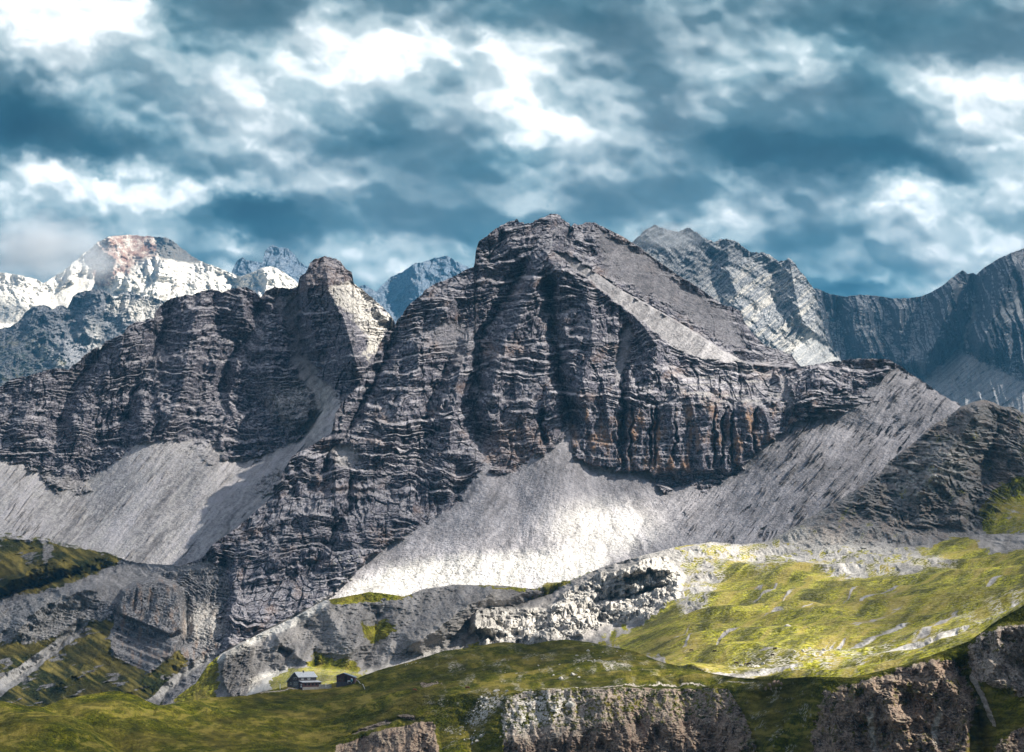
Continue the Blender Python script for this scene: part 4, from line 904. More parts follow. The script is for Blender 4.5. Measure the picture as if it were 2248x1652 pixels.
# ------------------------------------------------------------------ the near green hill and its broken edge
hill_mat = terrain_material('hill_turf', (0.075, 0.052, 0.043), (0.29, 0.21, 0.165), (0.34, 0.28, 0.21), (0.045, 0.060, 0.004), (0.14, 0.135, 0.008), px=0.42, tan=(0.46, 0.35, 0.25), orange=(0.23, 0.15, 0.115))
L_CREST = [(-80, 1532, 1300), (0, 1538, 1300), (52, 1550, 1290), (96, 1552, 1290), (132, 1538, 1310), (180, 1528, 1330), (241, 1518, 1340), (261, 1517.5, 1340), (289, 1524, 1335), (321, 1538, 1330), (349, 1550, 1330), (401, 1542, 1350), (461, 1532, 1400), (541, 1528, 1450), (581, 1518, 1500), (626, 1509, 1540), (702, 1507, 1570), (742, 1498, 1570), (782, 1490, 1570), (802, 1482, 1570), (842, 1468, 1560), (898, 1454, 1560), (972, 1430, 1550), (1040, 1422, 1550), (1075, 1414, 1545), (1104, 1410, 1540), (1135, 1412, 1535), (1160, 1416, 1530), (1200, 1408, 1510), (1241, 1404, 1500), (1293, 1410, 1490), (1341, 1420, 1470), (1393, 1430, 1450), (1441, 1450, 1400), (1461, 1456, 1370), (1500, 1465, 1330), (1560, 1478, 1270), (1620, 1488, 1220), (1700, 1493, 1165), (1770, 1486, 1135), (1870, 1488, 1105), (1930, 1474, 1095), (1990, 1458, 1090), (2071, 1430, 1085), (2131, 1406, 1080), (2191, 1362, 1075), (2247, 1330, 1070), (2330, 1290, 1065)]
CLIFFS = [[(1112, 1530), (1150, 1519), (1250, 1512), (1400, 1508), (1600, 1514), (1632, 1560), (1660, 1620), (1680, 1720), (1110, 1720), (1100, 1640), (1096, 1570)],
          [(1790, 1570), (1810, 1518), (1900, 1496), (1990, 1466), (2040, 1450), (2091, 1446), (2111, 1470), (2143, 1542), (2135, 1590), (2110, 1720), (1830, 1720), (1780, 1640)],
          [(2123, 1420), (2151, 1396), (2200, 1376), (2700, 1330), (2700, 1560), (2248, 1535), (2211, 1514), (2151, 1500), (2127, 1466)],
          [(760, 1720), (700, 1700), (743, 1640), (840, 1604), (920, 1588), (950, 1584), (962, 1640), (968, 1720)],
          [(2180, 1640), (2230, 1600), (2700, 1580), (2700, 1720), (2190, 1720)]]
def l_attrs(X, Y, wx, wz, D):
    n1 = fbm(X / 26, Y / 14, 5, 2, .6); n2 = fbm(X / 22, Y / 12, 5, 4, .6)
    wxp = X + n1 * 22; wyp = Y + n2 * 16
    cl = np.maximum.reduce([sstep(.38, .62, inside(CLIFFS[0], X, Y + n2 * 3, 6) * (0.5 + 0.5 * inside([(1150, 1480), (1600, 1480), (1600, 1800), (1150, 1800)], X + n1 * 30, Y, 60)) + 0.30 * fbm(X / 9, Y / 9, 4, 92, .65)), inside(CLIFFS[1], wxp, wyp, 8), inside(CLIFFS[2], wxp, wyp, 7), inside(CLIFFS[3], X + n1 * 10, Y + n2 * 8, 3), inside(CLIFFS[4], wxp, wyp, 8)])
    strip = stroke([(2130, 1480), (2143, 1506), (2165, 1550), (2187, 1596)], X + n1 * 6, Y, 9) + stroke([(2066, 1560), (2050, 1600), (2056, 1640)], X + n1 * 6, Y, 9) + stroke([(1910, 1560), (1914, 1610), (1920, 1660)], X + n1 * 6, Y, 9)
    strip = np.clip(strip * 2, 0, 1)
    veg = sstep(-0.02, 0.22, ridged(X / 24 + n1, Y / 110, 3, 77) - 0.52 + 0.5 * fbm(X / 60, Y / 50, 3, 78))
    g = 1 - cl * (1 - 0.45 * veg * sstep(1700, 1800, X))
    g = g * (1 - strip)
    c0 = sstep(.38, .62, inside(CLIFFS[0], X, Y + n2 * 3, 6) * (0.5 + 0.5 * inside([(1150, 1480), (1600, 1480), (1600, 1800), (1150, 1800)], X + n1 * 30, Y, 60)) + 0.30 * fbm(X / 9, Y / 9, 4, 92, .65))
    runs = sstep(-0.2, 0.2, 0.5 * fbm((X + (Y - 1520) * 0.45 + n1 * 20) / 8, Y / 40, 3, 79) + 0.9 * fbm(X / 9, Y / 8, 4, 80, .65) + 0.5 * n2)
    upper = c0 * sstep(1640, 1570, Y + n2 * 30 + (X - 1250) * 0.08)
    g = np.maximum(g, upper * (1 - runs) * 0.8)
    g = np.maximum(g, c0 * 0.8 * sstep(1580, 1660, X + n1 * 30) * (1 - 0.6 * runs))
    br = inside([(1120, 1560), (1180, 1530), (1260, 1535), (1230, 1570), (1160, 1600), (1100, 1610)], wxp, wyp, 14)
    wash = inside([(1060, 1530), (1095, 1518), (1110, 1530), (1075, 1570), (1045, 1600), (1030, 1590)], wxp, wyp, 10)
    wash = np.maximum(wash, 0.85 * inside([(1325, 1458), (1370, 1458), (1380, 1468), (1335, 1470)], wxp, wyp, 5))
    wash = np.maximum(wash, 0.7 * inside([(980, 1452), (1000, 1448), (1015, 1462), (990, 1470)], wxp, wyp, 5))
    rimp = stroke([(1130, 1518), (1200, 1513), (1321, 1507), (1400, 1503), (1500, 1500), (1620, 1500), (1760, 1496)], X, Y + n2 * 5, 3.0)
    prim = stroke([(560, 1524), (600, 1516), (640, 1511), (700, 1509)], X, Y + n2 * 3 - 1, 3.5)
    ledge = inside([(770, 1616), (800, 1598), (850, 1584), (860, 1590), (800, 1610)], X, Y + n2 * 4, 3) + inside([(868, 1575), (910, 1574), (912, 1584), (880, 1582)], X, Y, 3) + inside([(920, 1500), (960, 1498), (965, 1506), (925, 1508)], wxp, wyp, 3)
    g = g * (1 - 0.75 * wash * sstep(-0.15, 0.2, fbm(X / 9, Y / 7, 3, 81))) * (1 - 0.8 * np.clip(ledge, 0, 1)) * (1 - 0.7 * np.clip(rimp + prim, 0, 1))
    speck = np.clip(0.55 * inside([(960, 1440), (1330, 1408), (1470, 1460), (1620, 1495), (1300, 1505), (1060, 1560), (1100, 1700), (1000, 1700), (940, 1560)], wxp, wyp, 25) * sstep(0.05, 0.4, fbm(X / 34, Y / 20, 3, 83)) + 0.9 * wash + 0.3 * c0 + 0.4 * inside([(1640, 1500), (1780, 1490), (1800, 1700), (1660, 1700)], wxp, wyp, 15) * sstep(0.1, .4, fbm(X / 34, Y / 20, 3, 85)), 0, 1)
    pale = np.clip(wash + 0.5 * upper * sstep(1400, 1150, X) + br * 0.6 + 0.45 * strip + rimp * 0.8 + 0.35 * inside(CLIFFS[2], wxp, wyp, 8) + 0.12 * upper + 0.5 * prim, 0, 1)
    return dict(grass=np.clip(g, 0, 1), pale=pale, tint=np.clip(0.8 * cl * sstep(-.3, .3, fbm(X / 30, Y / 30, 3, 87)) + .5 * strip, 0, 1), scree=np.clip(strip + wash * 0.5, 0, 1), speck=speck, dark=np.clip(0.3 * ledge, 0, 1), run=np.clip(1.5 * fbm(X / 34, Y / 9, 4, 64, .6) + 1.1 * fbm((X + Y) / 160, Y / 34, 3, 66) - 0.18, -1, 0.45))
def l_relief(X, Y, wx, wz, A, D):
    cl = np.maximum.reduce([inside(c, X, Y, 10) for c in CLIFFS])
    rk = rock_relief(wx, wz, 0.13, 140, 1.1, 0.55, 0.0, 1.3)
    vr = (ridged((wx + fbm(wx / 12, wz / 12, 2, 5) * 4) / 9, wz / 45, 3, 141) - 0.5) * 9
    rk = rk * 1.3 + fbm(wx / 2.2, wz / 1.8, 4, 145, .7) * 2.2 + (ridged(wx / 26, wz / 40, 3, 146) - .5) * 22
    r = cl * (rk + vr * 0.6) * (1 - 0.55 * inside([(1090, 1500), (1640, 1500), (1560, 1560), (1250, 1590), (1080, 1640)], X, Y, 20)) + (1 - cl) * (fbm(wx / 3, wz / 1.6, 4, 143, .6) * 0.9)
    wX = X + fbm(X / 30, Y / 30, 3, 61) * 8; wY = Y + fbm(X / 30, Y / 30, 3, 62) * 8
    G = lambda a, p, w, w2=None: a * stroke(p, wX, wY, w, w2)
    r = r + G(18, [(1321, 1506), (1330, 1600), (1340, 1700)], 240) - G(16, [(1690, 1500), (1720, 1580), (1740, 1700)], 90) + G(14, [(1960, 1480), (1950, 1600)], 120)
    r = r - G(16, [(2111, 1440), (2140, 1540), (2170, 1700)], 40) + G(12, [(880, 1590), (880, 1700)], 80) - G(10, [(1030, 1560), (1040, 1700)], 60)
    # ledge cut under the turf edge on the left
    r = r - G(5, [(745, 1628), (800, 1606), (860, 1588), (930, 1580)], 7)
    lift = (1 - cl) * (fbm(wx / 55, D / 40, 3, 150) * 3.2 + fbm(wx / 14, D / 10, 3, 151) * 0.55 + fbm(wx / 4, D / 3.5, 3, 152) * 0.22)
    lift = lift + 9 * ell(X, Y, 200, 1590, 160, 30, -10, 0.9) * 0.5 - 3.5 * stroke([(96, 1553), (200, 1600), (300, 1652)], wX, wY, 30) + 3 * stroke([(0, 1570), (120, 1610), (260, 1690)], wX, wY, 50)
    lift = lift - 2.5 * stroke([(349, 1556), (300, 1580), (220, 1592)], wX, wY, 24) + 2.0 * stroke([(1500, 1475), (1440, 1490), (1330, 1500)], wX, wY, 20)
    lift = lift - 2.5 * stroke([(1500, 1500), (1450, 1480), (1520, 1470)], wX, wY, 14)
    k = np.minimum(1, np.arange(X.shape[0])[:, None] / 24.0)
    return r * (0.15 + 0.85 * k), lift * k
def l_light(X, Y):
    n = fbm(X / 90, Y / 30, 3, 75) * 16
    Yn = Y + n
    t = 0.24 + 0 * X
    t += 0.55 * ell(X, Yn, 1130, 1500, 130, 26, -10, 0.6) + 0.7 * ell(X, Yn, 1150, 1565, 90, 50, -30, 0.6) + 0.5 * ell(X, Yn, 960, 1580, 80, 18, 8, 0.6)
    t += 0.75 * inside([(1400, 1470), (1461, 1452), (1520, 1460), (1700, 1485), (1800, 1488), (1700, 1500), (1500, 1505), (1320, 1508), (1400, 1490)], X, Yn, 9)
    t += 0.3 * ell(X, Yn, 1450, 1530, 260, 30, 0, 0.6) + 0.65 * ell(X, Yn, 2200, 1450, 110, 90, 0, 0.6) + 0.55 * ell(X, Yn, 1990, 1560, 220, 110, 0, .7)
    t += 0.45 * ell(X, Yn, 240, 1550, 240, 34, 0, .6) + 0.2 * ell(X, Yn, 60, 1600, 160, 50) + 0.15 * ell(X, Yn, 700, 1580, 160, 30)
    t -= 0.12 * ell(X, Yn, 1180, 1440, 220, 26) + 0.10 * ell(X, Yn, 760, 1545, 260, 36, 0, .6)
    return np.clip(t, 0.1, 1)
build_terrain('green_hill', [L_CREST,
    [(-80, 1600, 1235), (0, 1600, 1240), (400, 1600, 1300), (700, 1560, 1410), (900, 1530, 1350), (1000, 1522, 1310), (1100, 1516, 1275), (1321, 1506, 1255), (1500, 1506, 1240), (1617, 1510, 1200), (1700, 1516, 1150), (1870, 1514, 1095), (1990, 1484, 1083), (2131, 1432, 1073), (2247, 1356, 1063), (2330, 1316, 1058)],
    [(-80, 1740, 1130), (0, 1740, 1135), (400, 1740, 1170), (700, 1740, 1225), (900, 1740, 1215), (1000, 1740, 1200), (1100, 1740, 1195), (1321, 1740, 1200), (1617, 1740, 1135), (1700, 1740, 1090), (1870, 1740, 1045), (1990, 1740, 1035), (2247, 1740, 995), (2330, 1740, 990)]],
    -330, 2600, 1960, 460, l_relief, l_attrs, hill_mat, l_light, jag=(1.6, 26), smooth=13, back=50, backdrop=0.35)

# ------------------------------------------------------------------ ground sheet under everything
gm, gnt, gout = new_mat('valley_floor')
gb = NB(gnt); gv = gb.coords()
gb.diffuse(gb.mix(gb.rng(gb.noise(gv, 0.01, 6, 0.6), 0.4, 0.6), (0.06, 0.08, 0.02), (0.22, 0.21, 0.19)), gb.bump(gb.noise(gv, 0.05, 5, 0.6), 0.6, 5.0), 0.95, gout)
gx = np.linspace(-7900, 7900, 121); gy = np.linspace(-400, 26000, 110)
GX, GY = np.meshgrid(gx, gy)
GZ = -230 + fbm(GX / 3000, GY / 3000, 3, 160) * 40 + np.clip(GY - 3000, 0, 1e9) * 0.035
g_o = grid_mesh('ground', np.stack([GX, GY, GZ], -1)[::-1], {}, gm)
tag(g_o, None, None, None, 'structure')

# ------------------------------------------------------------------ unseen cloud deck added above the frame, gaps shaped to the wanted sun patches
DECK = 3800.0
cell = 45.0
dx0, dx1, dy0, dy1 = -7000.0, 11500.0, -2500.0, 14400.0
nxd = int((dx1 - dx0) / cell) + 1; nyd = int((dy1 - dy0) / cell) + 1
acc = np.zeros((nyd, nxd)); wgt = np.zeros((nyd, nxd))
for S in LIGHT:
    t = (DECK - S[:, 2]) / SUN[2]
    ix = np.round((S[:, 0] + SUN[0] * t - dx0) / cell).astype(int); iy = np.round((S[:, 1] + SUN[1] * t - dy0) / cell).astype(int)
    ok = (ix >= 0) & (ix < nxd) & (iy >= 0) & (iy < nyd)
    np.add.at(acc, (iy[ok], ix[ok]), S[ok, 3]); np.add.at(wgt, (iy[ok], ix[ok]), 1.0)
T = np.where(wgt > 0, acc / np.maximum(wgt, 1), 0.0); W = (wgt > 0).astype(float)
A_, W_ = T * W, W.copy()
full = np.where(W > 0, T, np.nan)
for n in (3, 7, 15, 31):
    A_ = blur(blur(A_, n, 0), n, 1); W_ = blur(blur(W_, n, 0), n, 1)
    est = A_ / np.maximum(W_, 1e-6)
    full = np.where(np.isnan(full) & (W_ > 0.02), est, full)
full = np.where(np.isnan(full), 0.32, full)
DXX, DYY = np.meshgrid(np.linspace(dx0, dx0 + cell * (nxd - 1), nxd), np.linspace(dy0, dy0 + cell * (nyd - 1), nyd))
full = np.clip(full * (1 + 0.12 * fbm(DXX / 260, DYY / 260, 3, 170)), 0.02, 1)
dm, dnt, dout = new_mat('cloud_gobo')
db = NB(dnt)
tr = db.n('ShaderNodeBsdfTransparent'); tl = db.n('ShaderNodeBsdfTranslucent'); tl.inputs[0].default_value = (0.19, 0.19, 0.205, 1)
ms = db.n('ShaderNodeMixShader'); db.link(db.attr('gap'), ms.inputs[0]); db.link(tl.outputs[0], ms.inputs[1]); db.link(tr.outputs[0], ms.inputs[2]); db.link(ms.outputs[0], dout.inputs[0])
full = np.clip(full, 0.02, 1)
deck = grid_mesh('cloud_gobo', np.stack([DXX, DYY, DECK + 0 * DXX], -1), {'gap': full}, dm)
tag(deck, None, None, None, 'structure')

# ------------------------------------------------------------------ cloudy sky behind
SX0, SX1, SY0, SY1 = -700.0, 2950.0, -500.0, 1345.0
sx = np.linspace(SX0, SX1, 1700); sy = np.linspace(SY0, SY1, 860)
SX, SY = np.meshgrid(sx, sy)
WX = SX + fbm(SX / 170, SY / 140, 5, 200, 0.5) * 66 + fbm(SX / 38, SY / 30, 4, 203, .62) * 16
WY = SY + fbm(SX / 170, SY / 140, 5, 206, 0.5) * 52 + fbm(SX / 38, SY / 30, 4, 209, .62) * 14
def blob(cx, cy, rx, ry, amp, ang=0):
    c, s = math.cos(math.radians(ang)), math.sin(math.radians(ang))
    u = ((WX - cx) * c + (WY - cy) * s) / rx; v = (-(WX - cx) * s + (WY - cy) * c) / ry
    return amp * np.exp(-(u * u + v * v) ** 0.95)
Bf = 0.50 + 0.0 * SX
for b_ in [(220, 40, 190, 70, .55), (60, 60, 160, 90, .35), (120, 120, 190, 110, .25), (830, 95, 130, 70, .50), (760, 175, 170, 70, .28), (960, 130, 130, 60, .35), (700, 40, 60, 50, .25), (1130, 130, 80, 60, .35), (1170, 235, 100, 90, .50), (1240, 290, 120, 60, .25), (560, 150, 110, 80, .25), (450, 230, 160, 90, .22), (620, 210, 120, 60, .15),
           (100, 385, 95, 38, .62), (270, 395, 110, 40, .60), (190, 420, 190, 50, .25), (400, 432, 150, 28, .55), (60, 480, 120, 60, .22), (560, 330, 150, 60, .20), (690, 395, 90, 55, .34), (2130, 200, 150, 80, .48), (2215, 290, 80, 90, .42), (1990, 430, 110, 44, .52), (2040, 470, 170, 60, .25), (2150, 545, 100, 34, .40), (2210, 410, 90, 44, .38), (2240, 480, 90, 80, .12),
           (1760, 110, 90, 50, .28), (1600, 110, 120, 110, .14), (1600, 230, 120, 70, .12), (1165, 450, 60, 30, .28), (1610, 455, 60, 44, .30), (1650, 490, 60, 30, .15), (860, 600, 100, 50, .42), (770, 545, 60, 22, .25), (515, 530, 44, 18, .40), (340, 520, 60, 20, .2), (1360, 300, 200, 70, .12), (1380, 540, 60, 30, .22), (480, 610, 90, 30, .2), (1020, 560, 60, 20, .1), (1500, 500, 80, 30, .15), (1930, 620, 30, 14, .35), (2020, 640, 60, 20, .3), (1930, 560, 100, 40, .1),
           (20, 215, 120, 60, -.28), (60, 290, 160, 70, -.42), (270, 330, 130, 40, -.30), (420, 290, 60, 70, -.12), (560, 60, 120, 80, -.22), (450, 40, 90, 60, -.15), (600, 110, 90, 40, -.1), (830, 320, 170, 44, -.20), (720, 300, 90, 40, -.12), (590, 468, 110, 34, -.42), (500, 465, 60, 22, -.25), (460, 380, 90, 40, -.12), (620, 510, 120, 24, -.18), (1000, 30, 120, 26, -.12), (1290, 40, 140, 50, -.18), (1420, 90, 100, 90, -.1), (1900, 40, 260, 50, -.24), (2150, 110, 200, 44, -.22), (1650, 200, 90, 40, -.06), (1900, 200, 100, 60, -.18), (1530, 310, 120, 44, -.24), (1750, 320, 200, 60, -.28), (2000, 350, 200, 50, -.32), (2120, 390, 90, 26, -.2), (1640, 350, 90, 34, -.16), (1880, 470, 60, 60, -.1), (1780, 520, 90, 40, -.05), (950, 480, 260, 60, -.08), (940, 400, 120, 50, -.08), (1380, 440, 180, 50, -.10), (1860, 632, 130, 22, -.34), (2100, 640, 60, 20, -.05), (1790, 560, 80, 30, -.08), (130, 560, 60, 40, -.05), (480, 560, 140, 24, -.06), (1100, 340, 80, 26, -.06)]:
    Bf = Bf + blob(*b_)
fine = fbm(SX / 140, SY / 110, 6, 212, 0.56)
hgt = fbm(SX / 190, SY / 150, 4, 240, 0.45) * 1.9 + 0.35 * ridged(WX / 140, WY / 110, 3, 243, .45)
gyx, gxx = np.gradient(hgt)
emb = (gyx * 1.0 + gxx * -0.35)
for r_ in range(2): emb = blur(blur(emb, 7, 0), 7, 1)
Bf = Bf + np.clip(emb * 6.0, -0.14, 0.16) * sstep(0.25, 0.6, Bf)
Bf = Bf + fine * 0.12 - 0.01 + (ridged(WX / 95, WY / 75, 4, 215) - 0.62) * 0.16 * sstep(0.35, 0.7, Bf)
Bf = Bf + fbm(WX / 22, WY / 16, 3, 219, .6) * 0.05 * sstep(.4, .8, Bf)
Bf = np.where(Bf > 0.72, 0.72 + (Bf - 0.72) * 0.62, Bf) + sstep(0.7, 0.9, Bf) * (fbm(WX / 60, WY / 46, 4, 250, .55) * 0.14 + 0.02)
blue = np.clip(0.5 + fbm(SX / 260, SY / 160, 3, 230) * 0.8 + blob(1880, 632, 150, 30, 0.9) + blob(60, 280, 200, 80, 0.4) + blob(590, 470, 120, 40, 0.5), 0, 1)
R_SKY = 60000.0
qx, qy, qz = place(SX, SY, np.full(SX.shape, 1.0))
nr = np.sqrt(qx * qx + qy * qy + qz * qz)
sm, snt, sout = new_mat('cloudy_sky')
sb = NB(snt)
cr = sb.n('ShaderNodeValToRGB'); e = cr.color_ramp
def set_ramp(cr, stops):
    e = cr.color_ramp
    while len(e.elements) < len(stops): e.elements.new(0.5)
    for el, (p, c) in zip(e.elements, stops): el.position = p; el.color = (*c, 1)
set_ramp(cr, [(0.0, (0.002, 0.022, 0.036)), (0.22, (0.012, 0.060, 0.085)), (0.42, (0.070, 0.155, 0.195)), (0.60, (0.21, 0.325, 0.365)), (0.80, (0.44, 0.54, 0.565)), (0.95, (0.84, 0.89, 0.90)), (1.0, (1.0, 1.0, 1.0))])
sb.link(sb.attr('cloud'), cr.inputs[0])
cr2 = sb.n('ShaderNodeValToRGB')
set_ramp(cr2, [(0.0, (0.008, 0.022, 0.032)), (0.22, (0.030, 0.065, 0.085)), (0.42, (0.11, 0.165, 0.195)), (0.60, (0.27, 0.335, 0.365)), (0.80, (0.50, 0.56, 0.575)), (0.95, (0.86, 0.88, 0.89)), (1.0, (1.0, 1.0, 1.0))])
sb.link(sb.attr('cloud'), cr2.inputs[0])
em = sb.n('ShaderNodeEmission'); sb.link(sb.mix(sb.attr('blue'), cr2.outputs[0], cr.outputs[0]), em.inputs[0])
em.inputs[1].default_value = 0.62
sb.link(em.outputs[0], sout.inputs[0])
dome = grid_mesh('sky', np.stack([qx / nr * R_SKY, qy / nr * R_SKY, qz / nr * R_SKY], -1), {'cloud': np.clip(Bf, 0, 1), 'blue': blue}, sm)
tag(dome, None, None, None, 'structure')

# ------------------------------------------------------------------ haze: one closed box of thin blue air
import bmesh
hm, hnt, hout = new_mat('haze')
pv = hnt.nodes.new('ShaderNodeVolumePrincipled')
pv.inputs['Color'].default_value = (0.11, 0.36, 0.62, 1)
pv.inputs['Density'].default_value = 2.4e-5
pv.inputs['Anisotropy'].default_value = 0.0
hnt.links.new(pv.outputs[0], hout.inputs['Volume'])
bm = bmesh.new(); bmesh.ops.create_cube(bm, size=1.0)
HX, HY0, HY1, HZ0, HZ1 = 8000.0, -900.0, 26500.0, -520.0, 3560.0
for v_ in bm.verts:
    v_.co = Vector((v_.co.x * 2 * HX, HY0 if v_.co.y < 0 else HY1, HZ0 if v_.co.z < 0 else HZ1))
me = bpy.data.meshes.new('haze'); bm.to_mesh(me); bm.free(); me.materials.append(hm)
hz = bpy.data.objects.new('haze', me); col.objects.link(hz)
tag(hz, None, None, None, 'stuff')

# ------------------------------------------------------------------ low clouds clinging to two far peaks
def low_cloud(px, py, D, rx, ry, rz, dens, seed, scale=2.2):
    m = bpy.data.materials.new('cloud_vapour'); m.use_nodes = True
    nt = m.node_tree
    for n_ in list(nt.nodes): nt.nodes.remove(n_)
    out = nt.nodes.new('ShaderNodeOutputMaterial'); q = NB(nt)
    tc = q.n('ShaderNodeTexCoord')
    ln = q.n('ShaderNodeVectorMath', operation='LENGTH'); q.link(tc.outputs['Object'], ln.inputs[0])
    mp = q.n('ShaderNodeMapping'); q.link(tc.outputs['Object'], mp.inputs[0]); mp.inputs['Location'].default_value = (seed, seed * 2, 0)
    ns = q.noise(mp.outputs[0], scale, 5, 0.6)
    d_ = q.math('SUBTRACT', q.math('ADD', ns, q.math('MULTIPLY', q.math('SUBTRACT', 1.0, ln.outputs['Value']), 0.55)), 0.62)
    d_ = q.math('MULTIPLY', q.math('MAXIMUM', d_, 0.0), dens)
    vs_ = q.n('ShaderNodeVolumePrincipled'); vs_.inputs['Color'].default_value = (0.95, 0.96, 0.98, 1); vs_.inputs['Anisotropy'].default_value = 0.2
    q.link(d_, vs_.inputs['Density']); q.link(vs_.outputs[0], out.inputs['Volume'])
    bm = bmesh.new(); bmesh.ops.create_icosphere(bm, subdivisions=3, radius=1.0)
    me = bpy.data.meshes.new('low_cloud'); bm.to_mesh(me); bm.free(); me.materials.append(m)
    o = bpy.data.objects.new('low_cloud', me); col.objects.link(o)
    o.location = place(px, py, D); o.scale = (rx, rz, ry)
    tag(o, None, None, None, 'stuff')
low_cloud(95, 545, 16200, 560, 330, 300, 0.016, 3.0)
low_cloud(215, 575, 16300, 220, 200, 160, 0.014, 7.0)
low_cloud(1470, 520, 9600, 230, 80, 120, 0.02, 5.0)

# ------------------------------------------------------------------ objects
def simple_mat(name, a, b_=None, scale=3.0, rough=0.8, vec=(1, 1, 1), spec=0.2, metal=0.0, bump=0.3, detail=5):
    m, nt, out = new_mat(name); q = NB(nt)
    v = q.coords(vec); n = q.noise(v, scale, detail, 0.6)
    c = q.mix(q.rng(n, 0.35, 0.65), a, b_ or tuple(x * 0.7 for x in a))
    p = q.diffuse(c, q.bump(n, bump, 0.05), rough, out, spec)
    p.inputs['Metallic'].default_value = metal
    return m
M_WOOD = simple_mat('weathered_shingle', (0.040, 0.032, 0.034), (0.085, 0.070, 0.072), 1.2, 0.8, (1, 1, 5))
M_PLASTER = simple_mat('grey_render', (0.15, 0.15, 0.155), (0.09, 0.09, 0.095), 0.8)
M_SLATE = simple_mat('grey_cladding', (0.10, 0.09, 0.10), (0.06, 0.055, 0.06), 1.0, 0.8, (1, 1, 4))
M_BRICK = simple_mat('red_brown_boards', (0.115, 0.060, 0.062), (0.06, 0.035, 0.04), 1.5, 0.8, (3, 3, 1))
M_ROOF = simple_mat('pale_sheet_metal', (0.62, 0.64, 0.66), (0.46, 0.48, 0.50), 0.6, 0.45, (4, 1, 1), 0.5)
M_ROOF2 = simple_mat('dull_sheet_metal', (0.24, 0.29, 0.36), (0.16, 0.20, 0.26), 0.6, 0.5, (4, 1, 1), 0.5)
M_GLASS = simple_mat('dark_window_glass', (0.012, 0.015, 0.022), (0.02, 0.024, 0.03), 2.0, 0.12, spec=0.6)
M_WHITE = simple_mat('white_paint', (0.72, 0.72, 0.70), (0.60, 0.60, 0.58), 3.0, 0.6)
M_CONC = simple_mat('pale_concrete', (0.36, 0.34, 0.31), (0.25, 0.24, 0.22), 1.0, 0.9)
M_STEEL = simple_mat('galvanised_steel', (0.42, 0.43, 0.44), (0.30, 0.31, 0.32), 4.0, 0.5)
M_TURQ = simple_mat('blue_green_plastic', (0.10, 0.22, 0.26), (0.06, 0.15, 0.19), 2.0, 0.5)
M_STONE = simple_mat('pale_limestone_block', (0.62, 0.59, 0.53), (0.26, 0.24, 0.21), 0.9, 0.95, bump=0.9)
M_STONE2 = simple_mat('brown_stone_block', (0.34, 0.24, 0.17), (0.17, 0.12, 0.09), 0.9, 0.95, bump=0.9)
M_HIDE = simple_mat('dark_brown_hide', (0.035, 0.022, 0.016), (0.06, 0.035, 0.022), 3.0, 0.8)
M_HIDE2 = simple_mat('russet_hide', (0.19, 0.07, 0.03), (0.12, 0.045, 0.02), 3.0, 0.8)
M_DARK = simple_mat('dark_door_boards', (0.02, 0.018, 0.018), (0.04, 0.032, 0.03), 2.0, 0.8, (6, 1, 1))

def link_bm(name, bm, mat, parent=None, smooth=False):
    bmesh.ops.recalc_face_normals(bm, faces=bm.faces)
    me = bpy.data.meshes.new(name); bm.to_mesh(me); bm.free()
    me.materials.append(mat)
    if smooth:
        for p in me.polygons: p.use_smooth = True
    o = bpy.data.objects.new(name, me); col.objects.link(o)
    if parent is not None: o.parent = parent
    return o
def box_into(bm, x0, x1, y0, y1, z0, z1):
    vs = [bm.verts.new((x, y, z)) for z in (z0, z1) for y in (y0, y1) for x in (x0, x1)]
    for f in ((0, 1, 3, 2), (4, 6, 7, 5), (0, 4, 5, 1), (2, 3, 7, 6), (0, 2, 6, 4), (1, 5, 7, 3)):
        bm.faces.new([vs[i] for i in f])
def boxes(name, lst, mat, parent=None, bev=0.0):
    bm = bmesh.new()
    for b_ in lst: box_into(bm, *b_)
    if bev: bmesh.ops.bevel(bm, geom=list(bm.edges), offset=bev, segments=1, affect='EDGES')
    return link_bm(name, bm, mat, parent)
def prism(name, prof, x0, x1, mat, parent=None):
    """profile of (y, z) points swept along x"""
    bm = bmesh.new()
    a = [bm.verts.new((x0, y, z)) for y, z in prof]; b_ = [bm.verts.new((x1, y, z)) for y, z in prof]
    n = len(prof)
    bm.faces.new(a); bm.faces.new(b_[::-1])
    for i in range(n): bm.faces.new([a[i], b_[i], b_[(i + 1) % n], a[(i + 1) % n]])
    return link_bm(name, bm, mat, parent)
def thing(name, label, cat, loc, rz=0.0, group=None):
    o = bpy.data.objects.new(name, None); col.objects.link(o)
    o.location = loc; o.rotation_euler = (0, 0, rz); o.empty_display_size = 0.5
    tag(o, label, cat, group)
    return o

# --- the big hut. local x runs along the ridge (to the right and away), +y goes away to the left
HD = 1540.0
hx, hy, hzz = place(654.7, 1509.5, HD)
hut = thing('mountain_hut', 'large dark mountain hut with pale metal roof and low front annex on the grassy shoulder', 'hut', (hx, hy, hzz), math.radians(38))
Lx = 13.6
prof = [(0, -3.0), (0, 6.7), (3.9, 9.5), (12.9, 3.3), (12.9, -3.0)]
prism('wall', prof, 0, Lx, M_WOOD, hut)
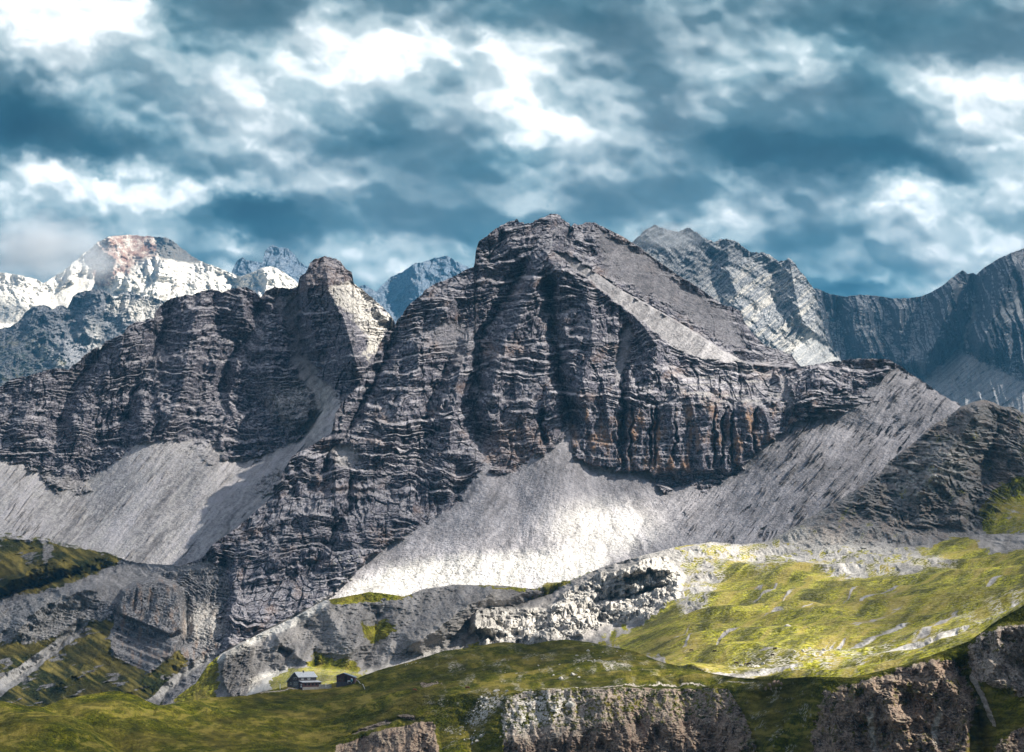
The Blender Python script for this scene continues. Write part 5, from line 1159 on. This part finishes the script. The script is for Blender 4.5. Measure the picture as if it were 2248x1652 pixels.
# grey masonry on the sunny long side and the lower gable, a hand proud of the core
boxes('masonry', [(-0.12, 0.02, -0.12, 6.4, -3.0, 3.6), (-0.12, Lx, -0.12, 0.02, -3.0, 2.9)], M_PLASTER, hut)
side = boxes('side_cladding', [(0.02, Lx, -0.16, 0.015, 2.9, 6.62)], M_SLATE, hut)
def roofsheet(name, y0, z0, y1, z1, x0, x1, mat, parent, th=0.22):
    dy, dz = y1 - y0, z1 - z0; L = math.hypot(dy, dz); ny, nz = -dz / L * th, dy / L * th
    if nz < 0: ny, nz = -ny, -nz
    return prism(name, [(y0, z0), (y1, z1), (y1 + ny, z1 + nz), (y0 + ny, z0 + nz)], x0, x1, mat, parent)
rf = roofsheet('roof', -0.75, 6.16, 3.9, 9.52, -0.6, Lx + 0.6, M_ROOF, hut)
rf2 = roofsheet('roof', 3.9, 9.52, 13.6, 2.83, -0.6, Lx + 0.6, M_ROOF, hut)
boxes('chimney', [(5.6, 6.4, 3.0, 3.8, 8.4, 10.5)], M_PLASTER, rf)
boxes('barge_board', [(-0.66, -0.6, -0.7, -0.5, 6.0, 6.4)], M_ROOF, rf)
for (x0, x1, z0, z1) in ((2.2, 4.0, 4.9, 6.0), (6.9, 8.9, 4.9, 6.0)):
    w = boxes('window', [(x0, x1, -0.24, -0.165, z0, z1)], M_WHITE, hut)
    boxes('pane', [(x0 + 0.15, (x0 + x1) / 2 - 0.1, -0.27, -0.245, z0 + .4, z1 - 0.12), ((x0 + x1) / 2 + 0.1, x1 - 0.15, -0.27, -0.245, z0 + .4, z1 - 0.12)], M_GLASS, w)
for i in range(5):
    x0 = 1.5 + i * 2.35
    w = boxes('window', [(x0, x0 + 1.75, -0.24, -0.165, 3.15, 4.25)], M_DARK, hut)
    boxes('pane', [(x0 + 0.12, x0 + 1.63, -0.26, -0.245, 3.25, 4.15)], M_GLASS, w)
for (y0, z0, w_, h_) in ((1.1, 1.5, 1.1, 1.3), (3.4, 1.5, 1.1, 1.3), (2.2, 5.0, 1.0, 1.2), (4.6, 5.0, 1.0, 1.2), (8.2, 1.6, 1.0, 1.1)):
    xf = -0.13 if z0 < 3 and y0 < 6 else -0.005
    w = boxes('window', [(xf - 0.06, xf, y0 - 0.1, y0 + w_ + 0.1, z0 - 0.1, z0 + h_ + 0.1)], M_WHITE, hut)
    boxes('pane', [(xf - 0.08, xf - 0.065, y0, y0 + w_, z0, z0 + h_)], M_GLASS, w)
# annex in front of the long side
boxes('annex', [(0.6, Lx + 0.8, -4.2, -0.14, -3.0, 3.1)], M_BRICK, hut)
an = prism('annex_roof', [(-4.7, 3.12), (-0.17, 3.95), (-0.17, 4.15), (-4.7, 3.32)], 0.1, Lx + 1.2, M_ROOF, hut)
boxes('annex_foundation', [(0.4, Lx + 1.0, -4.5, -4.2, -3.0, 0.25)], M_CONC, hut)
for x0 in (2.0, 4.6, 7.4, 10.2, 12.4):
    w = boxes('window', [(x0, x0 + 1.6, -4.27, -4.205, 1.2, 2.5)], M_DARK, hut)
    boxes('pane', [(x0 + 0.1, x0 + 1.5, -4.29, -4.275, 1.3, 2.4)], M_GLASS, w)
d = boxes('door', [(0.52, 0.595, -3.4, -1.9, 0.0, 2.2)], M_WHITE, hut)
boxes('door_pane', [(0.49, 0.515, -3.1, -2.2, 1.0, 1.9)], M_GLASS, d)
# --- low terrace wall and posts right of the hut
tx, ty, tz = place(707.0, 1505.5, 1541.0)
tw = thing('terrace_wall', 'low pale terrace wall running right from the big hut', 'wall', (tx, ty, tz), math.radians(8))
boxes('wall_course', [(-2.0, 6.0, -0.3, 0.3, -2.0, 0.55)], M_CONC, tw); boxes('coping', [(-2.1, 6.1, -0.38, 0.38, 0.553, 0.70)], M_STONE, tw)
def post(px, py, D, h, label, group=None):
    x, y, z = place(px, py, D)
    bm = bmesh.new(); bmesh.ops.create_cone(bm, cap_ends=True, segments=8, radius1=0.22, radius2=0.16, depth=h + 1.0)
    bmesh.ops.translate(bm, verts=bm.verts, vec=(0, 0, h / 2 - 0.5))
    o = link_bm('post', bm, M_WHITE); o.location = (x, y, z); tag(o, label, 'post', group)
    return o
post(715.3, 1504.8, 1541, 1.5, 'short white post at the right end of the terrace wall')
post(614.8, 1510.5, 1525, 2.4, 'pale post standing left of the big hut above the track')
post(891.0, 1519.5, 1400, 1.3, 'small whitish post alone on the dark turf below the shed')
# --- small shed
sxx, syy, szz = place(738.7, 1499.5, 1541.0)
shed = thing('shed', 'small dark red shed with shallow grey gable roof right of the big hut', 'shed', (sxx, syy, szz), math.radians(-6))
bm = bmesh.new()
prof = [(0, -3.0), (0, 4.3), (4.3, 6.0), (11.6, 3.4), (11.6, -3.0)]
a = [bm.verts.new((x, 0, z)) for x, z in prof]; b_ = [bm.verts.new((x, 7.0, z)) for x, z in prof]
bm.faces.new(a); bm.faces.new(b_[::-1])
for i in range(5): bm.faces.new([a[i], b_[i], b_[(i + 1) % 5], a[(i + 1) % 5]])
link_bm('wall', bm, M_BRICK, shed)
def shed_roof(x0, z0, x1, z1):
    bm = bmesh.new()
    p_ = [(x0, z0), (x1, z1), (x1, z1 + 0.3), (x0, z0 + 0.3)]
    a = [bm.verts.new((x, -0.6, z)) for x, z in p_]; b_ = [bm.verts.new((x, 7.5, z)) for x, z in p_]
    bm.faces.new(a); bm.faces.new(b_[::-1])
    for i in range(4): bm.faces.new([a[i], b_[i], b_[(i + 1) % 4], a[(i + 1) % 4]])
    return link_bm('roof', bm, M_ROOF2, shed)
shed_roof(-0.5, 4.12, 4.3, 6.02); shed_roof(4.3, 6.02, 12.1, 3.24)
boxes('base_course', [(-0.05, 11.65, -0.12, -0.003, -3.0, 0.6)], M_SLATE, shed)
boxes('door', [(5.1, 6.9, -0.10, -0.003, 0.603, 4.4)], M_DARK, shed)
w = boxes('window', [(1.0, 2.3, -0.08, -0.003, 1.7, 2.9)], M_DARK, shed); boxes('pane', [(1.1, 2.2, -0.1, -0.083, 1.8, 2.8)], M_GLASS, w)
w = boxes('window', [(3.1, 4.2, -0.08, -0.003, 1.2, 2.9)], M_DARK, shed); boxes('pane', [(3.2, 4.1, -0.1, -0.083, 1.3, 2.8)], M_GLASS, w)
w = boxes('window', [(9.0, 10.6, -0.08, -0.003, 1.4, 2.9)], M_DARK, shed); boxes('pane', [(9.1, 10.5, -0.1, -0.083, 1.5, 2.8)], M_GLASS, w)
def on_shed(x, y, z):
    c, s = math.cos(math.radians(-6)), math.sin(math.radians(-6))
    return (sxx + x * c - y * s, syy + x * s + y * c, szz + z)
bench = thing('bench', 'white bench in front of the small shed', 'bench', on_shed(8.6, -1.2, 0.45), math.radians(-6))
boxes('seat', [(-1.3, 1.3, -0.3, 0.3, 0.42, 0.52)], M_WHITE, bench)
for s in (-1.1, 1.1): boxes('leg', [(s - 0.08, s + 0.08, -0.25, 0.25, -0.6, 0.417)], M_WHITE, bench)
boxes('backrest', [(-1.3, 1.3, 0.303, 0.36, 0.45, 1.05)], M_WHITE, bench)
tank = thing('water_tank', 'blue green water tank leaning at the right corner of the shed', 'tank', on_shed(9.9, -1.0, 0.3), 0)
bm = bmesh.new(); bmesh.ops.create_cone(bm, cap_ends=True, segments=20, radius1=0.75, radius2=0.7, depth=1.8); bmesh.ops.translate(bm, verts=bm.verts, vec=(0, 0, 1.2))
link_bm('barrel', bm, M_TURQ, tank, True)
bm = bmesh.new(); bmesh.ops.create_cone(bm, cap_ends=True, segments=20, radius1=0.8, radius2=0.25, depth=0.3); bmesh.ops.translate(bm, verts=bm.verts, vec=(0, 0, 2.26))
link_bm('lid', bm, M_WHITE, tank, True)

# --- pale hose running down the turf from the shed
bm = bmesh.new(); prev = None
pts = [place(x, y, d_) for x, y, d_ in ((781.0, 1492.0, 1556), (787, 1495, 1550), (792, 1500, 1536), (796, 1506, 1520), (799, 1511, 1506), (801, 1516, 1492))]
pts = [at('green_hill', x, y) for x, y in ((782, 1493), (787, 1496.5), (792, 1501), (796, 1506), (799, 1511), (801, 1516))]
n = len(pts)
rings = []
for i, p in enumerate(pts):
    rings.append([bm.verts.new((p.x + 0.22 * math.cos(t), p.y, p.z + 0.30 + 0.22 * math.sin(t))) for t in np.linspace(0, 2 * math.pi, 7)[:-1]])
for i in range(n - 1):
    for k in range(6): bm.faces.new([rings[i][k], rings[i][(k + 1) % 6], rings[i + 1][(k + 1) % 6], rings[i + 1][k]])
tag(link_bm('pipe', bm, M_STEEL, None, True), 'pale water pipe running down the turf from the shed corner', 'pipe')

# --- cross on the shoulder of the main mountain
cxp = place(1209.6, 541.8, 3375.0)
cpt = at('main_mountain', 1209.6, 545)
cross = thing('summit_cross', 'tall pale cross standing on the rocky shoulder below the main summit', 'cross', (cpt.x, cpt.y - 4.0, cxp[2] * (cpt.y - 4.0) / 3375.0), 0.15)
boxes('upright', [(-0.28, 0.28, -0.28, 0.28, -2.5, 8.2)], M_WHITE, cross, 0.04)
boxes('crossbar', [(-2.2, 2.2, -0.31, 0.31, 6.1, 6.65)], M_WHITE, cross, 0.04)

# --- boulders
def boulder_mesh(name, seed, flat=0.7, mat=M_STONE, sub=3):
    rnd = random.Random(seed)
    bm = bmesh.new(); bmesh.ops.create_icosphere(bm, subdivisions=sub, radius=1.0)
    planes = [(Vector((rnd.uniform(-1, 1), rnd.uniform(-1, 1), rnd.uniform(-.6, 1))).normalized(), rnd.uniform(0.45, 0.85)) for _ in range(11)]
    for v_ in bm.verts:
        for n_, d_ in planes:
            e_ = v_.co.dot(n_) - d_
            if e_ > 0: v_.co -= n_ * e_
        v_.co += v_.co.normalized() * rnd.uniform(-0.03, 0.03)
        v_.co.z *= flat
    me = bpy.data.meshes.new(name); bm.to_mesh(me); bm.free(); me.materials.append(mat)
    return me
BM = [boulder_mesh('boulder', 10 + i, 0.55 + 0.05 * i) for i in range(8)]
def boulder(px, py, r, layer='green_hill', label=None, group=None, mesh=None, sx=1.0, rnd=random.Random(5), cat='boulder'):
    p = at(layer, px, py)
    o = bpy.data.objects.new('boulder', mesh or rnd.choice(BM)); col.objects.link(o)
    o.location = (p.x, p.y, p.z + r * 0.22)
    o.rotation_euler = (rnd.uniform(-.2, .2), rnd.uniform(-.2, .2), rnd.uniform(0, 6.28))
    o.scale = (r * sx, r, r * rnd.uniform(0.8, 1.15))
    tag(o, label, cat, group)
    return o
c2 = lambda x, y: (989.2 + 0.2 * x, 1384.9 + 0.2 * y)
for x, y, r, lb, sx in ((1215, 535, 2.0, 'big pale boulder with a dark shadowed base in the middle of the green hill', 1), (1345, 468, 2.1, 'broad flat white slab right of the big boulder on the hill', 1.5), (1405, 508, 1.1, 'small white block touching the lower end of the broad flat slab', 1),
                        (1130, 480, 1.1, 'rounded pale boulder up left of the big boulder with the dark base', 1), (1310, 830, 2.8, 'largest pale boulder perched on the stony mound above the brown cliff', 1.3), (1495, 805, 1.4, 'pale boulder right of the largest one on the stony mound', 1), (1100, 800, 1.2, 'pale boulder left of the largest one on the stony mound', 1.2),
                        (550, 1168, 1.1, 'lone white boulder at the left foot of the stony mound', 1.2), (340, 1175, 1.6, 'tallest white block of the rock cluster low on the grass slope', .8), (300, 1222, 1.5, 'wide white block in the middle of the low rock cluster', 1.2), (240, 1245, 1.1, 'pale pointed block at the lower left of the low rock cluster', 1), (500, 655, 1.7, 'white slab at the top of the rubble strip below the lit grass', 1.6),
                        (620, 650, 1.2, 'white block right of the slab at the top of the rubble strip', 1.2), (240, 965, 1.4, 'pale block with a shadowed hollow beside the rubble strip', 1.2), (1380, 262, 1.2, 'white slab high on the hill under its rounded top', 1.4), (1510, 227, 1.0, 'small white slab highest on the right of the hill top', 1.4), (1970, 446, 1.0, 'small white slab far right on the hillside', 1.4)):
    px, py = c2(x, y)
    boulder(px, py, r * 0.9, label=lb, sx=sx)
grp = 'small pale stones scattered on the green hill'
rnd = random.Random(21)
def scatter(n, cx, cy, rx, ry, r0, r1, layer, group, label, ang=0):
    for i in range(n):
        a = rnd.uniform(0, 6.28); q = math.sqrt(rnd.random())
        u, v_ = q * math.cos(a) * rx, q * math.sin(a) * ry
        c, s = math.cos(math.radians(ang)), math.sin(math.radians(ang))
        boulder(cx + u * c - v_ * s, cy + u * s + v_ * c, r0 + (r1 - r0) * rnd.random() ** 2.5, layer, label, group, None, rnd.uniform(.9, 1.4), rnd)
scatter(30, 1290, 1456, 34, 7, 0.35, 0.9, 'green_hill', 'stones of the pale patch on the hill', 'small stone of the pale scattered patch on the upper right of the green hill', 4)
scatter(40, 1060, 1545, 42, 14, 0.4, 1.3, 'green_hill', 'rubble strip left of the mound', 'pale stone of the rubble strip running down left of the stony mound', -48)
scatter(16, 1180, 1468, 100, 20, 0.3, 0.8, 'green_hill', 'stones dotting the middle of the hill', 'small stone dotting the middle of the green hill')
scatter(18, 1350, 1445, 80, 22, 0.3, 0.8, 'green_hill', 'stones on the right shoulder of the hill', 'small stone on the right shoulder of the green hill', 20)
scatter(12, 905, 1455, 22, 10, 0.35, 0.9, 'green_hill', 'stones under the left end of the hill top', 'small pale stone in the loose group right of the shed', 0)
scatter(14, 1020, 1610, 30, 24, 0.3, 0.9, 'green_hill', 'stones low on the grass slope', 'small stone low on the lit grass slope near the picture edge')
scatter(20, 1250, 1545, 110, 22, 0.3, 0.8, 'green_hill', 'stones on the mound', 'small stone on the steep stony mound')
BR = [boulder_mesh('boulder', 40 + i, 0.8, M_STONE2) for i in range(3)]
for i, (x, y, r) in enumerate(((1690, 1502, 1.5), (1699, 1499, 1.8), (1708, 1497, 1.5), (1716, 1500, 1.2), (1681, 1508, 1.2), (1704, 1507, 1.1), (1693, 1510, 1.0))):
    boulder(x, y, r * 0.9, 'green_hill', 'brown rock in the tight cluster under the sunlit meadow edge', 'brown rocks of the cluster under the meadow edge', BR[i % 3], 1.1)
scatter(34, 1640, 1452, 90, 9, 0.5, 1.8, 'valley_slopes', 'white rubble at the left of the meadow', 'white rubble stone on the left part of the sunlit meadow', -3)
scatter(22, 1830, 1430, 110, 7, 0.5, 1.5, 'valley_slopes', 'white rubble in the middle of the meadow', 'white rubble stone along the middle of the sunlit meadow edge', -8)
scatter(34, 1400, 1330, 90, 34, 1.2, 3.6, 'valley_slopes', 'pale blocks below the outcrop', 'pale block fallen among the rubble of the pale outcrop', -30)
boulder(1728, 1388, 1.8, 'valley_slopes', 'lone white slab in the dark patch in the middle of the meadow', None, None, 1.8)
scatter(8, 860, 1470, 40, 10, 0.8, 2.0, 'valley_slopes', 'pale blocks in the stream bed behind the shed', 'pale block in the stream bed behind the shed', -25)
scatter(16, 760, 1250, 30, 40, 1.5, 3.6, 'main_mountain', 'pale blocks at the foot of the dark buttress', 'pale block at the foot of the dark buttress', 40)

# --- grazing cattle
def cow_body(mat, seed=0):
    # swept rings along the spine, limbs joined as tapering tubes in one mesh
    bm = bmesh.new()
    def tube(path, rad, n=8, sy=1.0):
        rings = []
        for i, p in enumerate(path):
            p = Vector(p)
            d_ = (Vector(path[min(i + 1, len(path) - 1)]) - Vector(path[max(i - 1, 0)])).normalized()
            a = d_.cross(Vector((0, 1, 0))); a = a.normalized() if a.length > 1e-4 else Vector((1, 0, 0)); b2 = Vector((0, 1, 0))
            rings.append([bm.verts.new(p + a * math.cos(t) * rad[i] + b2 * math.sin(t) * rad[i] * sy) for t in np.linspace(0, 2 * math.pi, n + 1)[:-1]])
        for i in range(len(rings) - 1):
            for k in range(n): bm.faces.new([rings[i][k], rings[i][(k + 1) % n], rings[i + 1][(k + 1) % n], rings[i + 1][k]])
        bm.faces.new(rings[0]); bm.faces.new(rings[-1][::-1])
    tube([(-0.98, 0, 1.02), (-0.85, 0, 1.02), (-0.4, 0, 0.97), (0.1, 0, 0.95), (0.5, 0, 0.96), (0.78, 0, 1.0), (0.98, 0, 0.86), (1.15, 0, 0.62), (1.24, 0, 0.44), (1.38, 0, 0.22), (1.42, 0, 0.14)], [.16, .33, .40, .42, .40, .30, .20, .15, .15, .09, .06], 10, 0.72)
    for sx_ in (0.2, -0.2):
        tube([(-0.76, sx_, 0.95), (-0.74, sx_, 0.66), (-0.88, sx_, 0.42), (-0.82, sx_, 0.08), (-0.80, sx_, 0.0)], [.20, .14, .07, .05, .07])
        tube([(0.60, sx_, 0.92), (0.60, sx_, 0.62), (0.63, sx_, 0.36), (0.60, sx_, 0.08), (0.62, sx_, 0.0)], [.16, .11, .065, .05, .07])
        tube([(1.16, sx_ * .6, 0.56), (1.12, sx_ * 1.2, 0.60)], [.06, .03], 6)
    tube([(-0.98, 0, 1.1), (-1.05, 0, 0.85), (-1.05, 0, 0.45)], [.04, .03, .05], 6)
    bmesh.ops.recalc_face_normals(bm, faces=bm.faces)
    me = bpy.data.meshes.new('cow'); bm.to_mesh(me); bm.free(); me.materials.append(mat)
    return me
dark_cow, red_cow = cow_body(M_HIDE), cow_body(M_HIDE2)
def cow(px, py, layer, me, label, rz, sc=1.0, group=None):
    p = at(layer, px, py)
    o = bpy.data.objects.new('cow', me); col.objects.link(o)
    o.location = (p.x, p.y, p.z); o.rotation_euler = (0, 0, rz); o.scale = (sc,) * 3
    tag(o, label, 'cow', group)
c1 = lambda x, y: (1483.8 + 0.18 * x, 1295 + 0.18 * y)
for (x, y), lb, rz in zip(((185, 778), (473, 802), (850, 862), (890, 860), (1205, 803), (1180, 832), (735, 852)),
        ('dark cow grazing at the left end of the sunlit meadow', 'dark cow grazing on the bright grass, second from the left', 'left one of two dark cows standing close together on the meadow', 'right one of two dark cows standing close together on the meadow', 'dark cow farthest right and highest on the bright meadow', 'dark cow just below the one farthest right', 'dark cow lying low just left of the close pair'),
        (0.2, 2.9, 0.4, 2.7, 0.1, 3.0, 0.3)):
    px, py = c1(x, y)
    cow(px, py, 'valley_slopes', dark_cow, lb, rz, 1.15, 'cows grazing on the sunlit meadow')
cow(909.5, 1524, 'green_hill', red_cow, 'russet cow on the dark turf below and right of the shed', 0.3, 1.1, 'russet cows on the green hill')
cow(1026, 1512.5, 'green_hill', red_cow, 'russet cow on the turf left of the white rubble strip', 2.8, 1.1, 'russet cows on the green hill')
